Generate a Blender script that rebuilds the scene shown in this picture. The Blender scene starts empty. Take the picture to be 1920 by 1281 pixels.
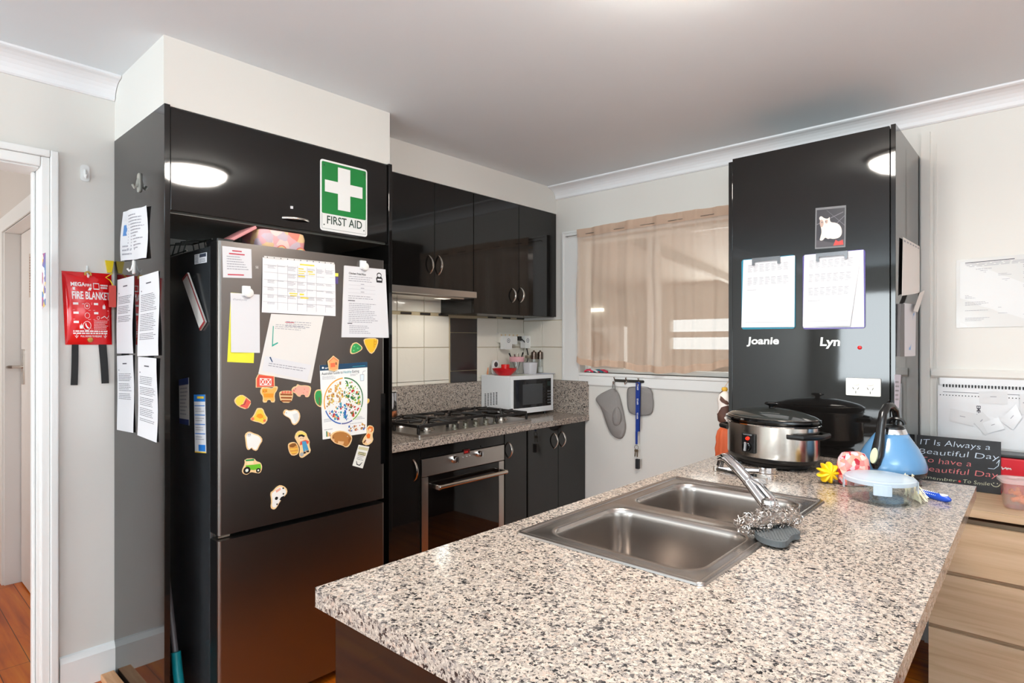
import bpy, bmesh, math, random
from mathutils import Vector, Matrix, Euler
random.seed(7)
S = bpy.context.scene
COL = S.collection
# ------------------------------------------------------------------ camera, world, lights
FPX, YAW, HZV, CAMH = 1122.0, math.radians(42.1), 644.0, 1.383
cd = bpy.data.cameras.new('camera'); cam = bpy.data.objects.new('camera', cd); COL.objects.link(cam)
cam.location = (0, 0, CAMH); cam.rotation_euler = (math.pi/2, 0, YAW)
cd.sensor_width = 36; cd.lens = FPX/1920*36; cd.shift_y = 3.5/1920; cd.clip_start = .02
S.camera = cam
S.view_settings.view_transform = 'Standard'; S.view_settings.look = 'None'
S.view_settings.gamma = 1; S.view_settings.exposure = 0.14
try: S.view_settings.use_curve_mapping = False
except Exception: pass
w = bpy.data.worlds.new('daylight'); S.world = w; w.use_nodes = True
bg = w.node_tree.nodes['Background']; bg.inputs[0].default_value = (.93, .97, 1, 1); bg.inputs[1].default_value = 1.6
def area(name, loc, rot, sx, sy, energy, color=(1, 1, 1)):
    l = bpy.data.lights.new(name, 'AREA'); l.shape = 'RECTANGLE'; l.size = sx; l.size_y = sy; l.energy = energy; l.color = color
    o = bpy.data.objects.new(name, l); COL.objects.link(o); o.location = loc; o.rotation_euler = rot; return o
R90 = math.pi/2
# daylight entering through the windows of the living room behind the camera, and of the sunroom
area('daylight_rear_window', (-1.75, -4.14, 1.5), (R90+.12, 0, 0), 1.5, 1.3, 84, (.86, .955, 1))
area('daylight_rear_door', (1.1, -4.14, 1.15), (R90+1.1, 0, 0), 2.4, 2.05, 92, (.80, .94, 1))
area('daylight_side_window', (3.74, -.6, 1.45), (R90+1.1, 0, R90), 2.4, 1.5, 36, (.80, .94, 1))
area('daylight_sunroom', (-1.9, 6.32, 1.45), (R90, 0, math.pi), 2.2, 1.0, 46, (.97, .99, 1))
area('daylight_hall', (-4.6, -1.15, 1.6), (R90, 0, 0), 1.0, 1.2, 22, (1, .97, .92))
# ------------------------------------------------------------------ pixel -> point on a known plane
_c, _s = math.cos(YAW), math.sin(YAW)
def P(u, v, ax, c):
    a = (u-960)/FPX; d = Vector((-_s+a*_c, _c+a*_s, -(v-HZV)/FPX)); o = Vector((0, 0, CAMH)); i = 'xyz'.index(ax)
    return o+d*((c-o[i])/d[i])
class Fr:   # a plane with right / up / normal; 2D points on it are (a, b), d is the height above it
    def __init__(s, o, r, u):
        s.o, s.r, s.u = Vector(o), Vector(r).normalized(), Vector(u).normalized(); s.n = s.r.cross(s.u)
        s.ax = None
    def pt(s, a, b, d=0): return s.o+s.r*a+s.u*b+s.n*d
    def px(s, u, v):
        o = Vector((0, 0, CAMH)); d = P(u, v, 'y', 50)-o; q = o+d*((s.o-o).dot(s.n)/d.dot(s.n))-s.o; return (q.dot(s.r), q.dot(s.u))
def plane_x(x): f = Fr((x, 0, 0), (0, 1, 0), (0, 0, 1)); f.ax = ('x', x); return f     # faces +x
def plane_y(y): f = Fr((0, y, 0), (1, 0, 0), (0, 0, 1)); f.ax = ('y', y); return f     # faces -y
def plane_z(z): f = Fr((0, 0, z), (1, 0, 0), (0, 1, 0)); f.ax = ('z', z); return f     # faces up
def sub(f, o, d=0): g = Fr(f.pt(*o, d), f.r, f.u); g.ax = f.ax; return g
# ------------------------------------------------------------------ materials
def lin(c): return tuple(((x/255)/12.92 if x/255 <= .04045 else ((x/255+.055)/1.055)**2.4) for x in c)
MATS = {}
def mat(name, rgb, rough=.5, metal=0, spec=.5, emit=0, trans=0, coat=0, alpha=1, ior=1.5, noise=None, bump=None, aniso=0):
    if name in MATS: return MATS[name]
    m = bpy.data.materials.new(name); m.use_nodes = True; nt = m.node_tree; b = nt.nodes['Principled BSDF']; I = b.inputs
    c = lin(rgb)+(1,)
    I['Base Color'].default_value = c; I['Roughness'].default_value = rough; I['Metallic'].default_value = metal
    I['Specular IOR Level'].default_value = spec; I['IOR'].default_value = ior; I['Alpha'].default_value = alpha
    I['Transmission Weight'].default_value = trans; I['Coat Weight'].default_value = coat
    if emit: I['Emission Color'].default_value = c; I['Emission Strength'].default_value = emit
    N, L = nt.nodes.new, nt.links.new
    if noise or bump:
        tc = N('ShaderNodeTexCoord')
    if noise:      # (scale, amount[, stretch xyz])
        mp = N('ShaderNodeMapping'); mp.inputs['Scale'].default_value = noise[2] if len(noise) > 2 else (1, 1, 1)
        nz = N('ShaderNodeTexNoise'); nz.inputs['Scale'].default_value = noise[0]; nz.inputs['Detail'].default_value = 4
        L(tc.outputs['Object'], mp.inputs[0]); L(mp.outputs[0], nz.inputs['Vector'])
        rp = N('ShaderNodeValToRGB'); k = noise[1]
        rp.color_ramp.elements[0].position = .3; rp.color_ramp.elements[1].position = .7
        rp.color_ramp.elements[0].color = tuple(x*(1-k) for x in c[:3])+(1,); rp.color_ramp.elements[1].color = tuple(min(1, x*(1+k)) for x in c[:3])+(1,)
        L(nz.outputs[0], rp.inputs[0]); L(rp.outputs[0], I['Base Color'])
    if bump:       # (scale, strength, distance[, stretch])
        mp = N('ShaderNodeMapping'); mp.inputs['Scale'].default_value = bump[3] if len(bump) > 3 else (1, 1, 1)
        nz = N('ShaderNodeTexNoise'); nz.inputs['Scale'].default_value = bump[0]; nz.inputs['Detail'].default_value = 3
        L(tc.outputs['Object'], mp.inputs[0]); L(mp.outputs[0], nz.inputs['Vector'])
        bp = N('ShaderNodeBump'); bp.inputs['Strength'].default_value = bump[1]; bp.inputs['Distance'].default_value = bump[2]
        L(nz.outputs[0], bp.inputs['Height']); L(bp.outputs[0], I['Normal'])
    MATS[name] = m; return m
def ramp(nt, stops, interp='LINEAR'):
    r = nt.nodes.new('ShaderNodeValToRGB'); cr = r.color_ramp; cr.interpolation = interp
    while len(cr.elements) < len(stops): cr.elements.new(.5)
    for e, (p, c) in zip(cr.elements, stops): e.position = p; e.color = lin(c)+(1,)
    return r
def granite():
    m = bpy.data.materials.new('granite'); m.use_nodes = True; nt = m.node_tree; N, L = nt.nodes.new, nt.links.new; b = nt.nodes['Principled BSDF']
    tc = N('ShaderNodeTexCoord'); nz = N('ShaderNodeTexNoise'); nz.inputs['Scale'].default_value = 200; nz.inputs['Detail'].default_value = 2
    L(tc.outputs['Object'], nz.inputs['Vector'])
    mx = N('ShaderNodeVectorMath'); mx.operation = 'MULTIPLY_ADD'; mx.inputs[1].default_value = (.012,)*3
    L(nz.outputs['Color'], mx.inputs[0]); L(tc.outputs['Object'], mx.inputs[2])
    v1 = N('ShaderNodeTexVoronoi'); v1.inputs['Scale'].default_value = 185; L(mx.outputs[0], v1.inputs['Vector'])
    s1 = N('ShaderNodeSeparateColor'); L(v1.outputs['Color'], s1.inputs[0])
    r1 = ramp(nt, [(0, (52, 50, 52)), (.075, (104, 98, 97)), (.15, (160, 152, 148)), (.3, (190, 178, 168)), (.55, (208, 195, 184)), (.8, (220, 207, 195)), (.93, (208, 186, 172))], 'CONSTANT')
    L(s1.outputs[0], r1.inputs[0])
    v2 = N('ShaderNodeTexVoronoi'); v2.inputs['Scale'].default_value = 380; L(mx.outputs[0], v2.inputs['Vector'])
    s2 = N('ShaderNodeSeparateColor'); L(v2.outputs['Color'], s2.inputs[0])
    r2 = ramp(nt, [(0, (110, 106, 106)), (.10, (190, 186, 184)), (.24, (222, 219, 216)), (.5, (233, 230, 226))], 'CONSTANT'); L(s2.outputs[0], r2.inputs[0])
    mu = N('ShaderNodeMix'); mu.data_type = 'RGBA'; mu.blend_type = 'MULTIPLY'; mu.inputs[0].default_value = 1
    L(r1.outputs[0], mu.inputs[6]); L(r2.outputs[0], mu.inputs[7]); L(mu.outputs[2], b.inputs['Base Color'])
    b.inputs['Roughness'].default_value = .16; b.inputs['Specular IOR Level'].default_value = .5
    MATS['granite'] = m; return m
def boards(name, stops, along, width, rough, length=1.6, gap=.0, grain=(1, 1, 1), coat=0, gs=6.):
    """timber: straight grain stretched along one axis, and (width>0) boards of their own tone with dark joints"""
    m = bpy.data.materials.new(name); m.use_nodes = True; nt = m.node_tree; N, L = nt.nodes.new, nt.links.new; b = nt.nodes['Principled BSDF']
    tc = N('ShaderNodeTexCoord'); mp = N('ShaderNodeMapping'); mp.inputs['Scale'].default_value = grain
    L(tc.outputs['Object'], mp.inputs[0])
    nz = N('ShaderNodeTexNoise'); nz.inputs['Scale'].default_value = gs; nz.inputs['Detail'].default_value = 6; nz.inputs['Distortion'].default_value = .6
    L(mp.outputs[0], nz.inputs['Vector']); r = ramp(nt, stops); L(nz.outputs[0], r.inputs[0]); out = r.outputs[0]
    if width:
        br = N('ShaderNodeTexBrick'); br.inputs['Scale'].default_value = 1; br.inputs['Brick Width'].default_value = length; br.inputs['Row Height'].default_value = width
        br.inputs['Mortar Size'].default_value = .0016; br.inputs['Color1'].default_value = (1, 1, 1, 1); br.inputs['Color2'].default_value = (.78, .76, .74, 1); br.inputs['Mortar'].default_value = (.12, .1, .1, 1)
        m2 = N('ShaderNodeMapping'); m2.inputs['Rotation'].default_value = (0, 0, 0 if along == 'x' else R90); L(tc.outputs['Object'], m2.inputs[0]); L(m2.outputs[0], br.inputs['Vector'])
        mu = N('ShaderNodeMix'); mu.data_type = 'RGBA'; mu.blend_type = 'MULTIPLY'; mu.inputs[0].default_value = 1
        L(out, mu.inputs[6]); L(br.outputs['Color'], mu.inputs[7]); out = mu.outputs[2]
    L(out, b.inputs['Base Color']); b.inputs['Roughness'].default_value = rough; b.inputs['Coat Weight'].default_value = coat; b.inputs['Specular IOR Level'].default_value = .3
    MATS[name] = m; return m
def sheer(name, rgb, see):
    m = bpy.data.materials.new(name); m.use_nodes = True; nt = m.node_tree; N, L = nt.nodes.new, nt.links.new
    nt.nodes.remove(nt.nodes['Principled BSDF']); out = nt.nodes['Material Output']
    d = N('ShaderNodeBsdfDiffuse'); t = N('ShaderNodeBsdfTranslucent'); tr = N('ShaderNodeBsdfTransparent'); m1 = N('ShaderNodeMixShader'); m2 = N('ShaderNodeMixShader')
    c = lin(rgb)+(1,); d.inputs[0].default_value = c; t.inputs[0].default_value = c
    tc = N('ShaderNodeTexCoord'); wv = N('ShaderNodeTexWave'); wv.inputs['Scale'].default_value = 260; wv.bands_direction = 'Z'; L(tc.outputs['Object'], wv.inputs['Vector'])
    mr = N('ShaderNodeMapRange'); mr.inputs['To Min'].default_value = see*.9; mr.inputs['To Max'].default_value = see*1.1; L(wv.outputs['Fac'], mr.inputs['Value'])
    m1.inputs[0].default_value = .25; L(d.outputs[0], m1.inputs[1]); L(t.outputs[0], m1.inputs[2])
    L(mr.outputs[0], m2.inputs[0]); L(m1.outputs[0], m2.inputs[1]); L(tr.outputs[0], m2.inputs[2]); L(m2.outputs[0], out.inputs[0])
    MATS[name] = m; return m
def pane(name, rgb=(255, 255, 255), k=.9, rough=0.0):
    """thin clear plastic or glass: mostly straight through, glossy on top"""
    m = bpy.data.materials.new(name); m.use_nodes = True; nt = m.node_tree; N, L = nt.nodes.new, nt.links.new
    nt.nodes.remove(nt.nodes['Principled BSDF']); out = nt.nodes['Material Output']
    tr = N('ShaderNodeBsdfTransparent'); tr.inputs[0].default_value = lin(rgb)+(1,); gl = N('ShaderNodeBsdfGlossy'); gl.inputs[1].default_value = rough
    fr = N('ShaderNodeFresnel'); ge = N('ShaderNodeNewGeometry'); ma_ = N('ShaderNodeMath'); ma_.operation = 'MULTIPLY_ADD'; ma_.inputs[1].default_value = 1/1.45-1.45; ma_.inputs[2].default_value = 1.45
    L(ge.outputs['Backfacing'], ma_.inputs[0]); L(ma_.outputs[0], fr.inputs[0]); mx = N('ShaderNodeMixShader')
    d = N('ShaderNodeBsdfDiffuse'); d.inputs[0].default_value = lin(rgb)+(1,); m0 = N('ShaderNodeMixShader'); m0.inputs[0].default_value = 1-k
    L(tr.outputs[0], m0.inputs[1]); L(d.outputs[0], m0.inputs[2])
    L(fr.outputs[0], mx.inputs[0]); L(m0.outputs[0], mx.inputs[1]); L(gl.outputs[0], mx.inputs[2]); L(mx.outputs[0], out.inputs[0])
    MATS[name] = m; return m
def patches(name, cols, scale, rough=.5, rnd=1.0, spec=.5):
    m = bpy.data.materials.new(name); m.use_nodes = True; nt = m.node_tree; N, L = nt.nodes.new, nt.links.new; b = nt.nodes['Principled BSDF']
    tc = N('ShaderNodeTexCoord'); nz = N('ShaderNodeTexNoise'); nz.inputs['Scale'].default_value = scale*.6
    L(tc.outputs['Object'], nz.inputs['Vector'])
    mx = N('ShaderNodeVectorMath'); mx.operation = 'MULTIPLY_ADD'; mx.inputs[1].default_value = (rnd/scale,)*3; L(nz.outputs['Color'], mx.inputs[0]); L(tc.outputs['Object'], mx.inputs[2])
    v = N('ShaderNodeTexVoronoi'); v.inputs['Scale'].default_value = scale; L(mx.outputs[0], v.inputs['Vector'])
    s = N('ShaderNodeSeparateColor'); L(v.outputs['Color'], s.inputs[0])
    r = ramp(nt, [(i/len(cols), c) for i, c in enumerate(cols)], 'CONSTANT'); L(s.outputs[0], r.inputs[0]); L(r.outputs[0], b.inputs['Base Color'])
    b.inputs['Roughness'].default_value = rough; b.inputs['Specular IOR Level'].default_value = spec
    MATS[name] = m; return m
WALL = mat('painted_wall', (225, 222, 216), .6, noise=(1.3, .015), bump=(40, .05, .002))
CEIL = mat('ceiling_paint', (227, 234, 238), .7, noise=(1.1, .02))
TRIM = mat('white_gloss_trim', (238, 238, 236), .35)
GRAN = granite()
BLK = mat('black_gloss_laminate', (22, 20, 19), .045, bump=(7, .03, .002))
BLKE = mat('black_edging', (26, 25, 26), .25)
OLIVE = mat('dark_cabinet_carcass', (88, 88, 82), .3)
STEEL = mat('brushed_steel', (196, 190, 184), .3, 1, bump=(60, .05, .0004, (1, 30, 1)))
SINK = mat('satin_sink_steel', (176, 168, 162), .27, 1)
CHROME = mat('chrome', (228, 228, 230), .07, 1)
NICKEL = mat('satin_nickel', (205, 198, 190), .22, 1)
DSTEEL = mat('dark_fridge_steel', (122, 116, 112), .33, 1, bump=(90, .06, .0003, (1, 1, 40)))
FSIDE = mat('fridge_side_grey', (46, 48, 50), .2)
BPLAS = mat('black_plastic', (18, 18, 19), .3)
BGLOSS = mat('black_enamel', (9, 9, 10), .1)
IRON = mat('cast_iron', (27, 23, 22), .45)
WHITE = mat('white_plastic', (236, 236, 234), .35)
PAPER = mat('white_paper', (218, 217, 220), .7)
PAPER2 = mat('cream_paper', (214, 211, 207), .7)
INK = mat('printed_ink', (70, 68, 78), .7)
INKL = mat('pale_ink', (158, 156, 164), .7)
INKX = mat('black_ink', (24, 24, 28), .6)
RED = mat('red_plastic', (205, 22, 28), .3)
WOOD_EDGE = mat('pale_plywood', (240, 203, 150), .5)
FLOOR = boards('timber_floor', [(.25, (156, 64, 6)), (.5, (200, 98, 12)), (.75, (218, 128, 30))], 'x', .105, .34, 2.2, grain=(.35, 4, 1), coat=.12)
OAK = boards('oak_veneer', [(.25, (176, 146, 114)), (.5, (200, 171, 138)), (.75, (212, 185, 155))], 'x', 0, .45, grain=(.5, 9, 9), gs=4.)
TILE = mat('cream_tile', (238, 231, 218), .12, bump=(26, .25, .004))
TILED = mat('charcoal_tile', (52, 47, 46), .15)
GROUT = mat('tan_grout', (196, 178, 146), .8)
# ------------------------------------------------------------------ mesh building
ORG = {}
def chaikin(p, n=2):
    for _ in range(n):
        q = []
        for i in range(len(p)):
            a, b = p[i], p[(i+1) % len(p)]
            q += [tuple(x*.75+y*.25 for x, y in zip(a, b)), tuple(x*.25+y*.75 for x, y in zip(a, b))]
        p = q
    return p
def ccw(p): return p if sum(p[i][0]*p[(i+1) % len(p)][1]-p[(i+1) % len(p)][0]*p[i][1] for i in range(len(p))) > 0 else p[::-1]
def shrink(p, k):
    cx = sum(a for a, b in p)/len(p); cy = sum(b for a, b in p)/len(p); return [(cx+(a-cx)*k, cy+(b-cy)*k) for a, b in p]
def circ(cx, cy, r, n=20, ry=None): return [(cx+r*math.cos(2*math.pi*i/n), cy+(ry or r)*math.sin(2*math.pi*i/n)) for i in range(n)]
def rrect(x0, y0, x1, y1, r, n=4):
    o = []
    for cx, cy, a in ((x1-r, y1-r, 0), (x0+r, y1-r, 90), (x0+r, y0+r, 180), (x1-r, y0+r, 270)):
        for i in range(n+1): t = math.radians(a+90*i/n); o.append((cx+r*math.cos(t), cy+r*math.sin(t)))
    return o
_txt = {}
def glyphs(s, off=0, shear=0):
    k = (s, off, shear)
    if k not in _txt:
        c = bpy.data.curves.new('t', 'FONT'); c.body = s; c.offset = off; c.shear = shear; c.resolution_u = 3
        o = bpy.data.objects.new('t', c); COL.objects.link(o); dg = bpy.context.evaluated_depsgraph_get(); dg.update()
        m = bpy.data.meshes.new_from_object(o.evaluated_get(dg)); _txt[k] = ([tuple(v.co[:2]) for v in m.vertices], [tuple(p.vertices) for p in m.polygons])
        bpy.data.objects.remove(o); bpy.data.curves.remove(c); bpy.data.meshes.remove(m)
    return _txt[k]
class MB:
    def __init__(s): s.v, s.f, s.m, s.sm = [], [], [], []
    def add(s, vs, fs, m=0, smooth=False):
        b = len(s.v); s.v += [Vector(x) for x in vs]
        for f in fs: s.f.append([b+i for i in f]); s.m.append(m); s.sm.append(smooth)
        return s
    def box(s, x0, x1, y0, y1, z0, z1, m=0):
        return s.add([(x, y, z) for z in (z0, z1) for y in (y0, y1) for x in (x0, x1)], [(0, 2, 3, 1), (4, 5, 7, 6), (0, 1, 5, 4), (2, 6, 7, 3), (0, 4, 6, 2), (1, 3, 7, 5)], m)
    def fbox(s, fr, a0, a1, b0, b1, d0, d1, m=0):
        return s.prism([(a0, b0), (a1, b0), (a1, b1), (a0, b1)], fr, d0, d1, m)
    def prism(s, poly, fr, d0, d1, m=0, smooth=False, side=None):
        p = ccw(poly); n = len(p)
        s.add([fr.pt(a, b, d1) for a, b in p], [tuple(range(n))], m); s.add([fr.pt(a, b, d0) for a, b in p], [tuple(range(n))[::-1]], m)
        s.add([fr.pt(a, b, d) for d in (d0, d1) for a, b in p], [(i, (i+1) % n, n+(i+1) % n, n+i) for i in range(n)], m if side is None else side, smooth); return s
    def flat(s, poly, fr, d, m=0):
        p = ccw(poly); return s.add([fr.pt(a, b, d) for a, b in p], [tuple(range(len(p)))], m)
    def frect(s, fr, a0, b0, a1, b1, d, m=0): return s.flat([(a0, b0), (a1, b0), (a1, b1), (a0, b1)], fr, d, m)
    def line(s, fr, pts, wd, d, m=0):
        for (a, b), (c, e) in zip(pts, pts[1:]):
            l = math.hypot(c-a, e-b) or 1; x, y = -(e-b)/l*wd/2, (c-a)/l*wd/2; s.flat([(a+x, b+y), (c+x, e+y), (c-x, e-y), (a-x, b-y)], fr, d, m)
        return s
    def ring(s, fr, cx, cy, r0, r1, d, m=0, a0=0, a1=360, n=24):
        for i in range(n):
            t0, t1 = (math.radians(a0+(a1-a0)*k/n) for k in (i, i+1))
            s.flat([(cx+r0*math.cos(t0), cy+r0*math.sin(t0)), (cx+r1*math.cos(t0), cy+r1*math.sin(t0)), (cx+r1*math.cos(t1), cy+r1*math.sin(t1)), (cx+r0*math.cos(t1), cy+r0*math.sin(t1))], fr, d, m)
        return s
    def text(s, st, fn, x, y, size, m=0, sx=1, off=0, shear=0, width=None, rot=0):
        """fn maps 2D (a, b) to a 3D point; width stretches the line to that width"""
        vs, fs = glyphs(st, off, shear)
        if not vs: return s
        x0 = min(a for a, b in vs); x1 = max(a for a, b in vs)
        if width: sx = width/((x1-x0)*size)
        cr, sr = math.cos(rot), math.sin(rot)
        q = [((a-x0)*size*sx, b*size) for a, b in vs]
        s.add([fn(x+a*cr-b*sr, y+a*sr+b*cr) for a, b in q], fs, m); return s
    def tube(s, path, r, n=10, m=0, closed=False, flatk=1, up=None):
        p = [Vector(x) for x in path]; k = len(p); rs = r if isinstance(r, (list, tuple)) else [r]*k; base = len(s.v); prev = None
        for i in range(k):
            t = (p[(i+1) % k]-p[i-1]) if closed else (p[min(i+1, k-1)]-p[max(i-1, 0)]); t.normalize()
            if up is not None: x = Vector(up)
            elif prev is None: x = Vector((0, 0, 1)) if abs(t.z) < .9 else Vector((1, 0, 0))
            else: x = prev
            x = (x-t*x.dot(t)).normalized(); prev = x; y = t.cross(x)
            for j in range(n): a = 2*math.pi*j/n; s.v.append(p[i]+x*(rs[i]*math.cos(a))+y*(rs[i]*flatk*math.sin(a)))
        for i in range(k if closed else k-1):
            for j in range(n):
                a, b = base+i*n, base+((i+1) % k)*n; s.f.append([a+j, a+(j+1) % n, b+(j+1) % n, b+j]); s.m.append(m); s.sm.append(True)
        if not closed:
            s.f.append([base+j for j in range(n)][::-1]); s.f.append([base+(k-1)*n+j for j in range(n)]); s.m += [m, m]; s.sm += [False, False]
        return s
    def loft(s, rings, m=0, caps=(True, True), smooth=True):
        n = len(rings[0]); b = len(s.v)
        for r in rings: s.v += [Vector(x) for x in r]
        for i in range(len(rings)-1):
            for j in range(n):
                s.f.append([b+i*n+j, b+i*n+(j+1) % n, b+(i+1)*n+(j+1) % n, b+(i+1)*n+j]); s.m.append(m if not isinstance(m, (list, tuple)) else m[i]); s.sm.append(smooth)
        mm = m if not isinstance(m, (list, tuple)) else m[0]
        if caps[0]: s.f.append([b+j for j in range(n)][::-1]); s.m.append(mm); s.sm.append(False)
        if caps[1]: s.f.append([b+(len(rings)-1)*n+j for j in range(n)]); s.m.append(m if not isinstance(m, (list, tuple)) else m[-1]); s.sm.append(False)
        return s
    def lathe(s, prof, c, m=0, n=28, ax=(0, 0, 1), caps=(True, True), ell=(1, 1), rot=0):
        q = Vector((0, 0, 1)).rotation_difference(Vector(ax)).to_matrix(); c = Vector(c)
        def R(r, z): 
            o = []
            for j in range(n):
                a = 2*math.pi*j/n; x, y = r*ell[0]*math.cos(a), r*ell[1]*math.sin(a)
                o.append(c+q@Vector((x*math.cos(rot)-y*math.sin(rot), x*math.sin(rot)+y*math.cos(rot), z)))
            return o
        return s.loft([R(max(r, 1e-4), z) for r, z in prof], m, caps)
    def grid(s, fn, nu, nv, m=0, smooth=True):
        return s.add([fn(i/nu, j/nv) for j in range(nv+1) for i in range(nu+1)], [(j*(nu+1)+i, j*(nu+1)+i+1, (j+1)*(nu+1)+i+1, (j+1)*(nu+1)+i) for j in range(nv) for i in range(nu)], m, smooth)
    def build(s, name, mats, parent=None, bevel=0, seg=2, sharp=35, org=None, weld=False):
        if not isinstance(mats, (list, tuple)): mats = [mats]
        vs = s.v
        if org is None:
            if parent is not None: org = ORG[parent.name]
            else:
                xs, ys, zs = [v.x for v in vs], [v.y for v in vs], [v.z for v in vs]; org = Vector(((min(xs)+max(xs))/2, (min(ys)+max(ys))/2, min(zs)))
        org = Vector(org)
        me = bpy.data.meshes.new(name); me.from_pydata([v-org for v in vs], [], s.f)
        for mt in mats: me.materials.append(mt)
        me.polygons.foreach_set('material_index', s.m); me.polygons.foreach_set('use_smooth', s.sm)
        if weld:
            bm = bmesh.new(); bm.from_mesh(me); bmesh.ops.remove_doubles(bm, verts=bm.verts, dist=1e-5); bm.to_mesh(me); bm.free()
        me.update()
        if any(s.sm): me.set_sharp_from_angle(angle=math.radians(sharp))
        o = bpy.data.objects.new(name, me); COL.objects.link(o); ORG[o.name] = org
        if parent is not None: o.parent = parent; o.location = org-ORG[parent.name]
        else: o.location = org
        if bevel:
            b = o.modifiers.new('bevel', 'BEVEL'); b.width = bevel; b.segments = seg; b.limit_method = 'ANGLE'; b.angle_limit = math.radians(40)
        return o
def thing(name, label, cat, loc, group=None):
    o = bpy.data.objects.new(name, None); COL.objects.link(o); o.location = loc; o.empty_display_size = .05; ORG[o.name] = Vector(loc); return tag(o, label, cat, group)
def node(name, loc, parent):
    o = bpy.data.objects.new(name, None); COL.objects.link(o); o.empty_display_size = .05; ORG[o.name] = Vector(loc); o.parent = parent; o.location = Vector(loc)-ORG[parent.name]; return o
def tag(o, label, cat, group=None):
    o['label'] = label; o['category'] = cat
    if group: o['group'] = group
    return o
def struct(o): o['kind'] = 'structure'; return o
class Sheet:
    """a sheet of paper spanning four corners (top-left, top-right, bottom-right, bottom-left) a little off a surface"""
    def __init__(s, mb, fr, q, d=.001, th=.0006, curl=None, m=0, n=8, pts=False):
        s.mb, s.fr, s.q, s.d, s.th, s.curl = mb, fr, q, d, th, curl or (lambda a, b: 0)
        mb.grid(lambda a, b: s.p(a, b), n, n, m); mb.grid(lambda a, b: s.p(1-a, b, -th), n, n, m)
        e = [(i/n, 0) for i in range(n)]+[(1, i/n) for i in range(n)]+[(1-i/n, 1) for i in range(n)]+[(0, 1-i/n) for i in range(n)]
        N = len(e); mb.add([s.p(a, b, h) for h in (-th, 0) for a, b in e], [(i, (i+1) % N, N+(i+1) % N, N+i) for i in range(N)], m)
    def p(s, a, b, h=0):   # a: 0 left..1 right, b: 0 bottom..1 top
        tl, tr, br, bl = s.q; x = [(tl[i]*(1-a)+tr[i]*a)*b+(bl[i]*(1-a)+br[i]*a)*(1-b) for i in (0, 1)]
        return s.fr.pt(x[0], x[1], s.d+s.th+h+s.curl(a, b))
    def poly(s, pts, m, h=.0004):
        pp = ccw(pts); s.mb.add([s.p(a, b, h) for a, b in pp], [tuple(range(len(pp)))], m); return s
    def rect(s, a0, b0, a1, b1, m, h=.0004): return s.poly([(a0, b0), (a1, b0), (a1, b1), (a0, b1)], m, h)
    def text(s, st, a, b, size, m, h=.0005, **k): s.mb.text(st, lambda x, y: s.p(x, y, h), a, b, size, m, **k); return s
    def lines(s, a0, a1, btop, rows, step, m, hgt=None, rag=.35, gap=.0, h=.0004, para=0):
        """rows of small print, each a run of word-length dashes"""
        hgt = hgt or step*.38; b = btop
        for r in range(rows):
            if para and r % para == para-1: b -= step; continue
            x = a0; end = a1-random.random()*rag*(a1-a0)
            while x < end:
                wl = min(random.uniform(.025, .09)*(a1-a0)*1.4, end-x); s.rect(x, b-hgt, x+wl, b, m, h); x += wl+.018*(a1-a0)
            b -= step
        return s
def quad(fr, *pts): return [fr.px(*p) for p in pts]
# ================================================================== THE ROOM
XA, YB, ZC = -2.915, 3.35, 2.475          # stove wall, window wall, ceiling
CT = .9                                    # worktop height
YP, XF, XU = .742, -2.327, -2.602          # fridge cabinet side, its front, wall cupboard fronts
FX = -2.17                                 # fridge door face
XR, YR = 3.8, -4.2                         # right wall, rear wall
def sbox(name, m, *bx, **k):
    mb = MB()
    for b in bx: mb.box(*b)
    return struct(mb.build(name, m, **k))
sbox('floor', FLOOR, (-7.2, XR+.1, -.75, 6.5, -.06, 0), (-7.2, XA, YR-.1, -.75, -.06, 0), org=(0, 0, 0))
sbox('floor_living_bounce', mat('bounce_carpet', (198, 201, 204), .9, bump=(300, .5, .004)), (XA, XR+.1, YR-.1, -.75, -.06, .004))  # unseen pale carpet, added to bounce neutral light up to the ceiling
sbox('ceiling', CEIL, (-7.2, XR+.1, YR-.1, YB+.12, ZC, ZC+.06), org=(0, 0, ZC))
sbox('wall_left', WALL, (XA-.145, XA, YR, -.4, 0, ZC), (XA-.145, XA, .505, YB+.12, 0, ZC), (XA-.145, XA, -.4, .505, 2.075, ZC))
WX0, WX1, WZ0, WZ1 = -2.40, -1.2, 1.185, 2.09
sbox('wall_back', WALL, (XA, WX0, YB, YB+.12, 0, ZC), (WX1, XR, YB, YB+.12, 0, ZC), (WX0, WX1, YB, YB+.12, 0, WZ0), (WX0, WX1, YB, YB+.12, WZ1, ZC))
sbox('wall_front', WALL, (XA, -2.5, YR-.1, YR, 0, ZC), (-2.5, -1.0, YR-.1, YR, 0, .85), (-2.5, -1.0, YR-.1, YR, 2.15, ZC), (-1.0, -.1, YR-.1, YR, 0, ZC),
     (-.1, 2.3, YR-.1, YR, 2.2, ZC), (2.3, XR, YR-.1, YR, 0, ZC))
sbox('wall_right', WALL, (XR, XR+.1, YR, -1.8, 0, ZC), (XR, XR+.1, .6, YB+.12, 0, ZC), (XR, XR+.1, -1.8, .6, 0, .7), (XR, XR+.1, -1.8, .6, 2.2, ZC))
def winframe(name, x0, x1, z0, z1, fr, bars=1):
    mb = MB(); t = .045
    for a0, a1, b0, b1 in ((x0+t, x1-t, z0, z0+t), (x0+t, x1-t, z1-t, z1), (x0, x0+t, z0, z1), (x1-t, x1, z0, z1)): mb.fbox(fr, a0, a1, b0, b1, -.06, -.01)
    for i in range(bars): xm = x0+(x1-x0)*(i+1)/(bars+1); mb.fbox(fr, xm-.02, xm+.02, z0+t, z1-t, -.06, -.012)
    return struct(mb.build(name, TRIM))
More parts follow.
